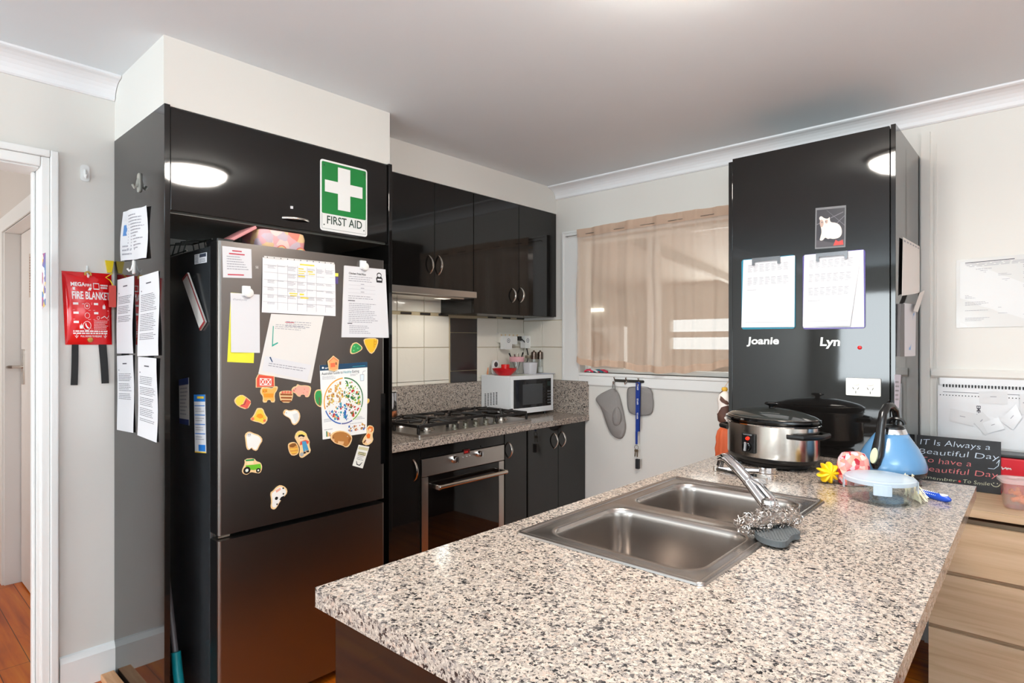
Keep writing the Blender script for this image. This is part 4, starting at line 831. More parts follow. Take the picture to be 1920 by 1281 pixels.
sheet('poster', 'Australian Guide to Healthy Eating poster with a round food chart on the fridge', 'poster', fd_, Z6((797, 100), (1155, 75), (1150, 610), (820, 658)), pm, f5, d=.0006, curl=lambda a, b: .0012*(1-math.cos(b*6.28))*a, n=10)
def f6(s): s.rect(.05, .8, .95, .93, 1); s.rect(.15, .55, .9, .7, 1); random.seed(9); s.lines(.2, .85, .68, 4, .08, 2, hgt=.03); s.text('thank you', .2, .33, .09, 3, width=.6); s.poly([(.2, .25), (.25, .25), (.4, .12), (.6, .12), (.75, .25), (.8, .25), (.65, .08), (.35, .08)], 3)
sheet('card', 'small pale card hanging below the girl magnet', 'card', fd_, Z6((1090, 697), (1170, 712), (1120, 875), (1043, 853)), [mat('card_paper', (232, 230, 222), .5), mat('card_khaki', (206, 200, 160), .5), INKL, INKX], f6)
# --- wooden farm magnets
MC = {}
def mc(c): 
    if c not in MC: MC[c] = mat('magnet_paint_%d_%d_%d' % c, c, .35)
    return MC[c]
def magnet(label, zf, outline, paint, h=.003, k=.90, soft=1, d0=.0006):
    """outline and painted shapes in zoom coordinates; paint = [(points or scale, colour)]"""
    o = [fd_.px(*p) for p in zf(*outline)]; so = chaikin(ccw(o), soft); mats = [WOOD_EDGE]; mb = MB(); mb.prism(so, fd_, d0, d0+h, 0); dd = d0+h+.0002
    for sh, c in paint:
        m = mc(c)
        if m not in mats: mats.append(m)
        if isinstance(sh, (int, float)): p = chaikin(ccw(shrink(o, sh)), soft)
        elif sh[0] == 'c': (cx, cy), (ex, ey) = fd_.px(*zf(sh[1])[0]), fd_.px(*zf((sh[1][0]+sh[2], sh[1][1]))[0]); p = circ(cx, cy, abs(ex-cx), 14)
        else: p = [fd_.px(*x) for x in zf(*sh)]
        mb.flat(p, fd_, dd, mats.index(m)); dd += .00015
    return tag(mb.build('fridge_magnet', mats), label, 'magnet', 'wooden farm magnets on the fridge')
BLKM, WHM, ORG_, PNK, GRN = (30, 28, 28), (240, 238, 234), (240, 160, 50), (238, 170, 150), (50, 150, 80)
magnet('red barn magnet with white cross-braced doors, tucked under the tilted sheet', Z6, [(318, 200), (335, 168), (455, 182), (458, 262), (318, 268)], [(.93, (222, 84, 62)), ([(345, 196), (432, 200), (432, 252), (345, 252)], WHM), ([(350, 201), (385, 202), (385, 247), (350, 247)], (222, 84, 62)), ([(390, 202), (427, 204), (427, 247), (390, 247)], (222, 84, 62)),
    ([(350, 203), (355, 201), (385, 245), (380, 247)], WHM), ([(380, 202), (385, 205), (355, 247), (350, 244)], WHM), ([(390, 203), (395, 202), (427, 245), (421, 247)], WHM), ([(422, 203), (427, 207), (396, 247), (390, 244)], WHM)], soft=0)
magnet('orange striped cat magnet below the red barn', Z6, [(350, 288), (362, 264), (383, 268), (408, 266), (440, 275), (455, 258), (482, 258), (478, 285), (455, 318), (462, 378), (432, 380), (428, 360), (402, 360), (398, 380), (368, 380), (372, 335), (352, 312)], [(.85, (246, 178, 92)), ([(372, 312), (448, 312), (446, 342), (375, 342)], (240, 150, 40)), ([(362, 280), (400, 276), (402, 300), (366, 308)], (240, 150, 40)), (('c', (372, 296), 3), BLKM), (('c', (392, 294), 3), BLKM), (('c', (383, 303), 4), (230, 110, 90))])
magnet('wooden basket of red apples magnet beside the pink pig', Z6, [(490, 312), (503, 295), (545, 290), (585, 292), (598, 312), (582, 382), (505, 380)], [([(498, 312), (590, 314), (588, 328), (500, 326)], (150, 84, 42)), ([(502, 336), (586, 338), (584, 352), (504, 350)], (150, 84, 42)), ([(505, 360), (582, 361), (580, 374), (507, 373)], (150, 84, 42)), (('c', (516, 304), 9), (228, 110, 90)), (('c', (536, 302), 9), (228, 110, 90)), (('c', (556, 302), 9), (228, 110, 90)), (('c', (576, 304), 9), (228, 110, 90))])
magnet('pink pig magnet under the corner of the tilted sheet', Z6, [(582, 288), (598, 262), (622, 258), (628, 240), (648, 252), (700, 250), (732, 262), (725, 310), (712, 340), (688, 340), (686, 322), (655, 320), (650, 338), (628, 332), (616, 312), (598, 306)], [(.88, PNK), (('c', (600, 290), 9), (226, 130, 120)), (('c', (614, 278), 3), BLKM), (('c', (680, 280), 3), (220, 90, 90)), (('c', (700, 300), 3), (220, 90, 90)), (('c', (672, 308), 3), (220, 90, 90))])
magnet('green tree magnet half hidden behind the left edge of the poster', Z6, [(755, 330), (765, 290), (790, 280), (815, 285), (815, 415), (790, 412), (765, 385)], [(.86, GRN), ([(790, 340), (796, 340), (800, 405), (790, 402)], (120, 90, 60))], h=.002, d0=.0)
magnet('red and yellow feed bucket magnet, leftmost on the door', Z6, [(152, 372), (168, 340), (210, 318), (245, 338), (287, 375), (252, 435), (182, 410)], [([(162, 372), (175, 342), (210, 326), (238, 342), (212, 398), (180, 402)], (248, 206, 70)), ([(243, 345), (278, 376), (250, 426), (190, 405), (218, 395)], (224, 92, 78)), ([(240, 362), (246, 366), (232, 396), (205, 402), (205, 396), (228, 390)], (150, 60, 60))])
magnet('yellow and orange hen magnet with its feet up', Z6, [(272, 505), (300, 480), (322, 430), (333, 420), (370, 422), (385, 468), (410, 500), (378, 548), (345, 530), (300, 522)], [(.84, (250, 200, 70)), ([(318, 485), (330, 466), (355, 462), (372, 480), (368, 495), (345, 500)], (240, 150, 36)), (('c', (292, 502), 12), (226, 120, 80)), (('c', (380, 515), 10), (226, 110, 70)), (('c', (375, 497), 2.5), BLKM)])
magnet('white goose magnet below the apple basket', Z6, [(520, 455), (538, 428), (570, 442), (625, 428), (652, 470), (642, 520), (610, 552), (588, 540), (575, 500), (530, 478)], [(.86, WHM), (('c', (545, 457), 3), BLKM), ([(524, 452), (534, 446), (536, 460)], (240, 170, 60)), ([(590, 470), (630, 455), (636, 500), (612, 530)], (222, 222, 220))])
magnet('white sheep magnet left of the farmer', Z6, [(233, 620), (265, 594), (300, 610), (345, 625), (370, 660), (345, 700), (325, 744), (295, 737), (285, 718), (262, 740), (246, 722), (240, 660)], [(.86, WHM), (('c', (266, 622), 15), (214, 212, 212)), (('c', (260, 620), 3), BLKM), (('c', (272, 620), 3), BLKM)])
magnet('farmer boy magnet with straw hat and blue overalls', Z6, [(607, 640), (622, 602), (655, 587), (695, 608), (703, 640), (722, 670), (716, 700), (732, 748), (690, 780), (660, 799), (640, 778), (650, 720), (632, 690), (618, 660)], [([(612, 632), (628, 606), (655, 596), (690, 612), (698, 630), (655, 622)], (246, 214, 110)), ([(628, 640), (640, 626), (678, 630), (682, 655), (660, 672), (638, 664)], (244, 206, 168)), ([(632, 642), (636, 622), (662, 618), (684, 628), (676, 640), (655, 632)], (40, 34, 34)), ([(650, 672), (690, 660), (715, 670), (708, 690), (690, 686), (645, 700)], (226, 84, 60)), ([(660, 672), (690, 668), (712, 735), (690, 740), (683, 720), (688, 745), (672, 748)], (76, 150, 190)), ([(692, 742), (712, 738), (716, 750), (696, 754)], (40, 40, 50)), ([(672, 750), (688, 748), (692, 760), (674, 764)], (40, 40, 50)), (('c', (660, 768), 14), (170, 170, 170)), (('c', (652, 648), 2.5), BLKM), (('c', (668, 648), 2.5), BLKM)])
magnet('round wooden barrel magnet at the left of the farmer', Z6, [(556, 700), (572, 680), (615, 675), (640, 715), (637, 765), (592, 783), (568, 757)], [(.86, (214, 150, 70)), ([(566, 700), (590, 686), (614, 684), (620, 700), (596, 716), (572, 715)], (140, 88, 44)), ([(572, 728), (630, 722), (631, 730), (574, 737)], (236, 190, 80)), ([(576, 752), (632, 746), (631, 754), (578, 761)], (236, 190, 80))])
magnet('green tractor magnet near the left edge of the door', Z6, [(212, 890), (236, 840), (232, 804), (305, 797), (318, 820), (355, 830), (365, 870), (348, 912), (315, 908), (275, 900), (250, 924), (220, 914)], [([(238, 808), (302, 802), (304, 816), (240, 820)], GRN), ([(240, 850), (300, 846), (350, 838), (356, 876), (300, 886), (240, 880)], (110, 190, 50)), ([(250, 822), (296, 819), (298, 842), (252, 846)], (246, 220, 170)), (('c', (248, 888), 27), BLKM), (('c', (248, 888), 12), (230, 232, 220)), (('c', (333, 888), 17), BLKM), (('c', (333, 888), 7), (230, 232, 220))])
magnet('white cow magnet with black spots, lowest on the door', Z6, [(424, 1058), (450, 1040), (470, 1015), (503, 996), (545, 1018), (555, 1055), (522, 1095), (497, 1122), (475, 1166), (450, 1185), (427, 1170), (435, 1120)], [(.86, WHM), ([(462, 1040), (498, 1018), (506, 1032), (470, 1056)], (236, 170, 150)), (('c', (470, 1098), 12), BLKM), ([(492, 1108), (505, 1088), (528, 1078), (528, 1092), (505, 1114)], BLKM), (('c', (522, 1064), 6), BLKM), (('c', (474, 1142), 6), BLKM), (('c', (520, 1022), 6), BLKM)])
magnet('brown bull magnet holding the bottom of the poster', Z6, [(872, 650), (880, 610), (930, 588), (985, 594), (1032, 625), (1037, 655), (1017, 702), (990, 719), (968, 702), (920, 690), (903, 682)], [(.88, (178, 118, 60)), ([(930, 668), (975, 672), (968, 694), (928, 686)], (226, 180, 130)), ([(1020, 630), (1030, 650), (1012, 690), (1004, 660)], (150, 92, 44)), (('c', (895, 640), 3), BLKM), (('c', (1000, 633), 3), WHM), ([(884, 652), (902, 656), (900, 668), (884, 664)], (224, 180, 140))], d0=.0035)
magnet('girl magnet with orange hair at the right edge of the poster', Z6, [(1145, 572), (1163, 548), (1195, 556), (1200, 590), (1186, 620), (1197, 668), (1150, 705), (1110, 685), (1125, 640), (1150, 612)], [([(1150, 575), (1165, 556), (1190, 562), (1192, 590), (1178, 602), (1160, 590)], (224, 120, 50)), ([(1160, 575), (1180, 575), (1178, 594), (1162, 594)], (246, 210, 172)), ([(1140, 625), (1155, 610), (1172, 618), (1168, 645), (1150, 648)], (236, 110, 40)), ([(1128, 660), (1145, 650), (1185, 660), (1150, 690)], (242, 214, 190)), ([(1118, 676), (1136, 655), (1140, 664), (1124, 686)], (120, 70, 40))], d0=.0035)
magnet('orange house magnet pinning the top of the poster', Z6, [(852, 70), (895, 28), (937, 60), (930, 132), (900, 147), (862, 136)], [(.86, (246, 168, 108)), ([(872, 85), (905, 82), (908, 112), (874, 116)], (236, 112, 72)), ([(908, 78), (920, 77), (921, 96), (909, 97)], (150, 90, 60)), ([(858, 72), (895, 36), (930, 64), (926, 70), (895, 46), (862, 78)], (236, 130, 84))], soft=0, d0=.0035)
magnet('small yellow magnet edge right of the poster', Z6, [(1148, 350), (1168, 350), (1173, 370), (1156, 392), (1146, 388)], [(.75, (240, 200, 90))], d0=.0, h=.0015)
magnet('green pine tree magnet under the recipe sheet', Z5, [(1168, 1005), (1185, 938), (1220, 923), (1240, 932), (1278, 965), (1270, 992), (1215, 1022), (1180, 1027)], [(.84, GRN), (('c', (1205, 960), 6), (110, 200, 130)), (('c', (1235, 975), 6), (110, 200, 130)), (('c', (1200, 995), 6), (110, 200, 130))])
magnet('yellow silo magnet under the recipe sheet', Z5, [(1283, 912), (1305, 888), (1415, 888), (1412, 945), (1367, 1028), (1330, 1010)], [(.88, (242, 186, 40)), ([(1378, 895), (1382, 895), (1380, 970), (1376, 970)], (190, 130, 30)), ([(1396, 895), (1400, 895), (1396, 945), (1392, 945)], (190, 130, 30)), ([(1378, 915), (1398, 918), (1398, 922), (1378, 919)], (190, 130, 30)), ([(1378, 940), (1394, 943), (1394, 947), (1378, 944)], (190, 130, 30))], d0=.0002, h=.0006)
# --- on the fridge side and top
fsd = plane_y(FY0-.0003)
sheet('booklet', 'grey booklet with red edges hanging askew on the fridge side', 'booklet', fsd, [(352, 524), (362, 512), (389, 604), (379, 620)], [mat('booklet_paper', (206, 202, 196), .5), mat('booklet_red', (150, 40, 40), .5)], lambda s: (s.rect(.86, .02, 1, .98, 1), s.rect(0, .0, 1, .04, 1), s.rect(0, .96, 1, 1, 1)), d=.002, th=.006, curl=lambda a, b: .012*b)
def strip(s):
    s.rect(0, .88, 1, 1, 1); s.rect(.3, .93, .9, .97, 2, .0006)
    for k in range(4): s.rect(.05, .80-.16*k, .95, .815-.16*k, 1); s.lines(.1, .9, .76-.16*k, 2, .04, 3)
    s.rect(.35, .03, .95, .14, 1); s.rect(0, 0, 1, .02, 2)
sheet('calendar_strip', 'white and bright blue calendar strip on the front of the fridge side', 'calendar', fsd, [(364, 740), (385, 740), (387, 850), (366, 848.5)], [PAPER, mat('calendar_blue', (40, 120, 200), .4), mat('calendar_yellow', (232, 190, 60), .5), INKL], strip)
sheet('calendar_strip', 'dim white strip with dark blue ends further back on the fridge side', 'calendar', fsd, [(336, 712), (354, 708), (355, 798), (337, 794)], [PAPER2, mat('dark_blue_print', (30, 50, 110), .4), YEL, INKL], lambda s: (s.rect(0, .86, 1, 1, 1), s.rect(0, 0, 1, .12, 1), s.lines(.1, .9, .8, 8, .08, 3)))
y0, y1 = P(488, 460, 'x', -2.27)[1], P(574, 470, 'x', -2.27)[1]; zt = 1.7465
lb = thing('lunch_bag', 'pink rainbow-patterned soft lunch bag open on top of the fridge', 'bag', (-2.35, (y0+y1)/2, zt))
PINKP = patches('pink_rainbow_fabric', [(240, 176, 178), (244, 190, 190), (232, 158, 160), (246, 214, 206), (236, 140, 120), (240, 200, 150), (214, 190, 200)], 26, .5)
fz = Fr((0, 0, zt), (1, 0, 0), (0, 1, 0)); rg = lambda k, z: [fz.pt(a, b, z) for a, b in rrect(-2.45-k, y0-k, -2.27+k, y1+k, .03)]
MB().loft([rg(-.004, 0), rg(0, .01), rg(.004, .06), rg(.0, .08), rg(-.004, .082), rg(-.008, .07), rg(-.01, .012)], 0, caps=(True, True)).build('body', PINKP, lb)
xx = [(0, 0), (.02, .0), (-.085, -.07+.0)]
mb = MB(); A = Vector((0, y0-.004, zt+.082)); B = Vector((0, y0-.11, zt+.012)); nrm = Vector((0, -.53, .85))*.012
mb.loft([[Vector((x, 0, 0))+p for x, p in ((-2.43, A), (-2.43, A+nrm), (-2.43, B+nrm), (-2.43, B))], [Vector((x, 0, 0))+p for x, p in ((-2.285, A), (-2.285, A+nrm), (-2.285, B+nrm), (-2.285, B))]], 0, smooth=False); mb.build('lid', mat('pink_lining', (226, 150, 150), .6), lb, bevel=.003)
mb = MB(); 
for k, c in enumerate((0, 1, 2)):
    for yy in (y0+.085, y0+.165): mb.ring(plane_x(-2.2655), yy, zt+.004, .018-.005*k, .022-.005*k, .0003, k, 0, 180, 12)
mb.build('rainbow_print', [mat('rainbow_red', (226, 120, 104), .5), mat('rainbow_yellow', (244, 206, 130), .5), mat('rainbow_blue', (160, 190, 200), .5)], lb)
r = thing('wire_rack', 'dark wire rack lying at the back of the fridge top', 'rack', (-2.62, .93, 1.7365)); mb = MB()
for k in range(4): x = -2.72+.06*k; mb.tube([(x, .88, 1.74), (x+.01, .89, 1.79), (x+.03, .97, 1.80), (x+.03, .98, 1.74)], .003, 6)
mb.tube([(-2.72, .88, 1.74), (-2.5, .88, 1.745)], .003, 6); mb.tube([(-2.70, .97, 1.80), (-2.49, .97, 1.80)], .003, 6); mb.build('wires', mat('dark_wire', (40, 44, 40), .4), r)
# mop and timber strip
mp = thing('mop', 'mop with grey pole and teal collar standing between fridge and cabinet side', 'mop', (-2.36, .805, 0))
p1, p0 = P(329, 1222, 'y', .805), P(314, 1090, 'y', .805); d = (p0-p1).normalized(); MB().tube([p1, p1+d*.95], .010, 10).build('pole', mat('grey_pole', (96, 88, 90), .35), mp)
MB().tube([p1-d*.0+Vector((.004, 0, 0)), p1-d*.06, p1-d*.13, p1-d*.17], [.0165, .017, .017, .02], 14).build('collar', mat('teal_plastic', (10, 130, 140), .35), mp)
random.seed(5); mb = MB(); e = p1-d*.165
for k in range(26):
    a = 2*math.pi*k/26; ry = .028+.012*random.random(); mb.tube([e, e+Vector((.02*math.cos(a), .5*ry*math.sin(a), -.03)), Vector((e.x+.06*math.cos(a), .805+ry*math.sin(a), .02)), Vector((e.x+.075*math.cos(a), .805+ry*math.sin(a), .006))], .006, 6, 0 if k % 2 else 1)
o = mb.build('mop_head', [mat('mop_green', (60, 140, 50), .9), mat('mop_olive', (130, 150, 60), .9)], mp); o['kind'] = 'stuff'
tag(MB().box(-2.89, -2.42, .688, .735, .0005, .028).build('timber_strip', boards('pale_timber', [(.3, (196, 140, 96)), (.7, (226, 176, 134))], 'x', 0, .5, grain=(1, 10, 10)), bevel=.002), 'pale timber strip lying on the floor against the cabinet side', 'timber')
# ------------------------------------------------------------------ on the pantry door
WST = mat('white_vinyl_sticker', (228, 228, 226), .4)
def clipboard(label, board, paper, clip, c, under=None, ink=1):
    ctr = fpd.px(*Z8(board[3])[0]); r = thing('clipboard', label, 'clipboard', fpd.pt((fpd.px(*Z8(board[0])[0])[0]+fpd.px(*Z8(board[1])[0])[0])/2, ctr[1]))
    x0, y0 = fpd.px(*Z8(board[3])[0]); x1, y1 = fpd.px(*Z8(board[1])[0]); MB().prism(rrect(x0, y0, x1, y1, .012), fpd, 0, .004).build('board', mat('clipboard_%d' % c[0], c, .25), r)
    random.seed(int(c[2])); mb = MB(); mats = [PAPER, INKL]
    if under: Sheet(mb, fpd, quad(fpd, *Z8(*under)), .0042, .0006, n=4)
    s = Sheet(mb, fpd, quad(fpd, *Z8(*paper)), .0052, .0006, lambda a, b: .004*(1-b)*a*(2 if under else .6), n=8)
    for rr in range(3 if under else 2):
        for k in range(7): s.lines(.1+.115*k, .2+.115*k, .93-.19*rr-.03, 6, .016, 1, hgt=.006, rag=.5); s.rect(.1+.115*k, .94-.19*rr-.03, .18+.115*k, .947-.19*rr-.03, 1)
    s.rect(.08, .07, .95, .073, 1); s.lines(.1, .35, .94-.19*(3 if under else 2)-.01, 1, .02, 1, hgt=.006)
    mb.build('papers', mats, r)
    (a0, b0), (a1, b1) = (fpd.px(*p) for p in Z8(*clip)); zc = (b0+b1)/2; mb = MB(); mb.fbox(fpd, a0, a1, zc-.004, zc+.012, .0125, .016); mb.fbox(fpd, a0, a0+.012, zc-.02, zc+.004, .0125, .0155); mb.fbox(fpd, a1-.012, a1, zc-.02, zc+.004, .0125, .0155); mb.fbox(fpd, a0+.004, a1-.004, zc+.002, zc+.012, .004, .0125); mb.build('clip', mat('clip_dark_chrome', (120, 120, 122), .2, 1), r, bevel=.001)
clipboard('teal clipboard with white sheets on the pantry door above the name Joanie', [(136, 712), (405, 688), (408, 1060), (136, 1062)], [(146, 716), (404, 692), (402, 1050), (136, 1052)], [(193, 718), (333, 712)], (10, 122, 148))
clipboard('purple clipboard with curling sheets on the pantry door above the name Lyn', [(444, 690), (755, 660), (760, 1060), (442, 1062)], [(450, 693), (736, 668), (682, 1045), (443, 1048)], [(512, 696), (670, 686)], (74, 58, 134), [(452, 690), (746, 664), (749, 1050), (446, 1054)])
for st, x0, x1, y, sz in (('Joanie', 160, 322, 1135, .046), ('Lyn', 527, 628, 1143, .05)):
    p0, p1 = (fpd.px(*p) for p in Z8((x0, y), (x1, y))); mb = MB(); mb.text(st, lambda a, b: fpd.pt(a, b, .0006), p0[0], p0[1], sz, 0, width=p1[0]-p0[0], off=.03, shear=.08)
    tag(mb.build('name_sticker', WST), 'white lettering sticker reading %s on the black pantry door' % st, 'sticker')
cp = thing('cat_photo', 'photo of a sitting white cat in a clear sleeve on the pantry door', 'photo', fpd.pt(*fpd.px(*Z8((580, 655))[0])))
sq = Z8((505, 455), (658, 440), (655, 650), (502, 660)); mb = MB(); Sheet(mb, fpd, quad(fpd, *sq), .0003, .0008, n=2); mb.build('sleeve', mat('clear_sleeve', (120, 120, 122), .1), cp)
mb = MB(); s = Sheet(mb, fpd, quad(fpd, *Z8((512, 465), (652, 452), (648, 643), (508, 652))), .0012, .0004, n=2)
s.poly([(0, 0), (1, 0), (1, .18), (.6, .1), (0, .2)], 5, .0003)
for a in ((.0, .62, .95, .9), (.35, .98, 1, .55), (.55, .5, 1, .8)): s.poly([(a[0], a[1]), (a[0]+.02, a[1]-.02), (a[2], a[3]-.02), (a[2], a[3])], 4, .0003)
CW = chaikin([(.08, .78), (.14, .70), (.13, .62), (.2, .42), (.15, .26), (.12, .18), (.24, .17), (.33, .26), (.42, .2), (.5, .22), (.62, .19), (.85, .22), (.93, .34), (.88, .52), (.72, .62), (.52, .64), (.48, .70), (.47, .80), (.42, .74), (.28, .76), (.16, .84)], 2)
s.poly(CW, 1, .0005); s.poly(chaikin([(.12, .72), (.2, .74), (.27, .66), (.24, .55), (.17, .52), (.12, .6)], 2), 2, .0007); s.poly(chaikin([(.3, .72), (.42, .72), (.40, .62), (.32, .62)], 2), 2, .0007); s.poly(circ(.2, .66, .02, 10), 4, .0009); s.poly(circ(.34, .67, .02, 10), 4, .0009)
s.poly([(.62, .02), (.98, .03), (.95, .16), (.8, .12), (.7, .17)], 3, .0005)
mb.build('print', [mat('photo_dark', (40, 36, 44), .3), mat('photo_cat_white', (222, 208, 198), .4), mat('photo_cat_tan', (180, 150, 136), .4), mat('photo_red', (190, 50, 44), .4), mat('photo_grey', (96, 92, 100), .4), mat('photo_floor', (66, 60, 66), .4)], cp)
(a0, b1), (a1, b0) = fpd.px(1587, 708.5), fpd.px(1652, 744)
so = thing('power_outlet', 'cream double power outlet on the black pantry door', 'outlet', fpd.pt((a0+a1)/2, b0)); CRM = mat('cream_plastic', (236, 230, 218), .3)
MB().prism(rrect(a0, b0, a1, b1, .004), fpd, 0, .008).build('plate', CRM, so, bevel=.002)
for x in (a0+(a1-a0)*.29, a0+(a1-a0)*.71):
    MB().prism(circ(x, b1-.02, .012, 16, .008), fpd, .008, .0115).build('switch', CRM, so, bevel=.001)
    for dx, dz, rt in ((-.009, -.004, .5), (.009, -.004, -.5), (0, -.02, 0)):
        mb = MB(); cx, cz = x+dx, (b0+b1)/2+dz-.002; mb.line(fpd, [(cx-.005*math.sin(rt), cz+.005*math.cos(rt)), (cx+.005*math.sin(rt), cz-.005*math.cos(rt))], .0022, .0084); mb.build('pin_slot', INKX, so)
a, b = fpd.px(1612, 652); tag(MB().lathe([(.008, 0), (.008, .003), (.005, .005), (.001, .0055)], fpd.pt(a, b), ax=fpd.n, n=16).build('dot_magnet', RED), 'small red round magnet on the pantry door right of Lyn', 'magnet')
# right side of the pantry
fr2 = plane_x(TX1+.0003); ZS = Z(1660, 400, 4.003)
sheet('paper', 'off-white folded papers hanging on the pantry side, upper bundle', 'paper', fr2, ZS((118, 180), (245, 250), (240, 590), (110, 620)), [mat('aged_paper', (230, 224, 218), .6), INKL], lambda s: [s.rect(.05+.16*k, .93, .14+.16*k, .96, 1) for k in range(6)], d=.006, curl=lambda a, b: .02*math.sin(a*3)*(1-b))
sheet('paper', 'loose strip dangling from the upper paper bundle on the pantry side', 'paper', fr2, ZS((196, 600), (236, 580), (180, 745), (147, 735)), [MATS['aged_paper']], None, d=.03)
sheet('folder', 'dark document spine hanging below the paper bundle on the pantry side', 'folder', fr2, ZS((88, 680), (118, 680), (118, 1075), (82, 1075)), [mat('dark_folder', (66, 56, 56), .4)], None, d=.0, th=.012)
sheet('paper', 'white sheets with a blue streak hanging low on the pantry side', 'paper', fr2, ZS((122, 675), (215, 690), (210, 1070), (118, 1075)), [PAPER, mat('blue_crayon', (130, 170, 216), .6)], lambda s: s.poly([(.3, .12), (.42, .12), (.75, .85), (.6, .82)], 1), d=.006, curl=lambda a, b: .008*math.sin(a*3))
sheet('paper', 'pale sheet on the pantry side low down behind the kettle', 'paper', fr2, [(1676, 702), (1688, 703), (1684, 765), (1676, 765)], [mat('lilac_paper', (214, 210, 222), .6), INKL], lambda s: s.lines(.1, .9, .8, 5, .13, 1), d=.002)
# ------------------------------------------------------------------ window wall, right
fw = plane_y(YB-.0126); fw0 = plane_y(YB-.0004)
x0, zt1 = P(1793, 489, 'y', YB)[0], P(1793, 489, 'y', YB)[2]; zb1 = P(1791, 615, 'y', YB)[2]; x1 = x0+.46
mb = MB(); s = Sheet(mb, fw0, [(x0, zt1), (x1, zt1+.012), (x1, zb1+.004), (x0, zb1)], .0003, .0012, lambda a, b: .001*(1+math.sin(a*5+b*6))); random.seed(21)
s.rect(.03, .015, .99, .97, 1, .0003)
s.rect(.07, .945, .44, .955, 3); s.lines(.07, .97, .93, 3, .018, 2, hgt=.006, rag=.1); s.rect(.07, .868, .97, .871, 3); s.rect(.07, .772, .97, .775, 3); s.lines(.07, .3, .85, 3, .025, 2, hgt=.007); s.lines(.5, .75, .86, 2, .025, 2, hgt=.007)
for k, (c0, c1) in enumerate(((.07, .26), (.32, .42), (.5, .52), (.62, .78), (.82, .97))):
    bb = .76
    while bb > .12: s.lines(c0, c1, bb, random.randint(1, 3), .02, 2, hgt=.006); bb -= random.uniform(.07, .13)
tag(mb.build('notice', [mat('laminate_film', (216, 214, 211), .2), mat('laminated_white', (222, 221, 220), .26), INKL, INK]), 'large laminated chemical register sheet on the wall right of the pantry', 'notice')
ZC7 = Z(1740, 690, 6.1)
f7 = plane_y(YB-.0004); wp = thing('wall_planner', 'large glossy white wall planner with spiral binding right of the pantry', 'planner', f7.pt(-.2, 1.0))
tl, bl_, br_ = f7.px(*ZC7((128, 70))[0]), f7.px(*ZC7((95, 770))[0]), f7.px(*ZC7((1098, 945))[0])
PX0, PX1, PZ1 = tl[0], .35, tl[1]; PZ0 = br_[1]
MB().fbox(f7, PX0, PX1, PZ0-.05, PZ1+.004, 0, .01).build('backing', mat('planner_grey', (206, 206, 204), .5), wp)
mb = MB(); GW = mat('gloss_white_sheet', (226, 226, 228), .15)
mb.fbox(f7, PX0-.004, PX1, PZ0, PZ1-.05, .0102, .013, 0); mb.fbox(f7, PX0+.004, PX1, PZ1-.048, PZ1, .0102, .0125, 0); mb.build('sheets', GW, wp)
a, b = f7.px(*ZC7((175, 185))[0]); a2, b2 = f7.px(*ZC7((140, 300))[0])
mb = MB(); mb.frect(f7, a, b-.035, PX1, b-.033, .0132, 0); mb.text('EMPL', lambda x, y: f7.pt(x, y, .0133), *f7.px(*ZC7((560, 430))[0]), .02, 0, rot=-R90, off=.02); mb.build('print', INK, wp)
i = 0
while a+i*.0115 < PX1:
    if i < 44:
        for bb, on in ((b, 1), (b2, i < 30)):
            if on: MB().fbox(f7, a+i*.0115, a+i*.0115+.0055, bb-.012, bb+.001 if bb == b else bb-.006, .0131, .0155).build('spiral_tooth', INKX, wp) if bb == b else MB().fbox(f7, a2+i*.0115, a2+i*.0115+.004, bb-.004, bb+.0, .0131, .0138).build('punch_hole', INKX, wp)
    i += 1
CG = mat('grey_card', (214, 213, 214), .4)
for nm, q, lb, gl in (('card', [(582, 265), (912, 268), (912, 415), (592, 405)], 'grey name card on the wall planner, highest of the loose cards', 0), ('card', [(262, 460), (555, 520), (520, 665), (250, 605)], 'pale name card at the left of the wall planner', 0), ('card', [(480, 570), (625, 495), (735, 605), (665, 775)], 'tilted pale card crossing the middle of the wall planner', 0), ('card', [(625, 625), (810, 560), (880, 690), (690, 745)], 'glossy sleeved card overlapping the tilted card on the planner', 1), ('card', [(820, 595), (1010, 415), (1080, 560), (975, 705)], 'crumpled clear-sleeved card at the right of the planner', 1), ('card', [(1050, 300), (1130, 290), (1150, 540), (1060, 520)], 'grey card cut by the right edge of the photo on the planner', 0)):
    mb = MB(); i = ['highest' in lb, 'left of' in lb, 'tilted pale' in lb, 'overlapping' in lb, 'crumpled' in lb, 'cut by' in lb].index(True)
    s = Sheet(mb, f7, quad(f7, *ZC7(*q)), .0135+.0012*i, .0008, lambda a, b: .003*a*(1-b) if gl else .001*a, n=4); s.rect(.4, .55, .62, .6, 1)
    tag(mb.build(nm, [GW if gl else CG, INKL]), lb, 'card')
# ================================================================== THINGS STANDING ABOUT
# --- microwave (local frame: u along its front, towards the corner; n out of the front)
ma = math.radians(4); mu_, mn_ = Vector((math.sin(ma), math.cos(ma), 0)), Vector((math.cos(ma), -math.sin(ma), 0))
MO = Vector((-2.60, 2.866, CT+.022)); MW, MH, MD = .405, .247, .29
mw = thing('microwave', 'white microwave oven with dark door in the corner of the stove bench', 'microwave', MO+mu_*MW/2-mn_*MD/2-Vector((0, 0, .022)))
fm = Fr(MO, mu_, (0, 0, 1))
assert (fm.n-mn_).length < 1e-6
def mrings(): 
    return None
MWH = mat('microwave_white', (240, 241, 243), .3)
MB().fbox(fm, 0, MW, 0, MH, -MD, -.022).build('body', MWH, mw, bevel=.006)
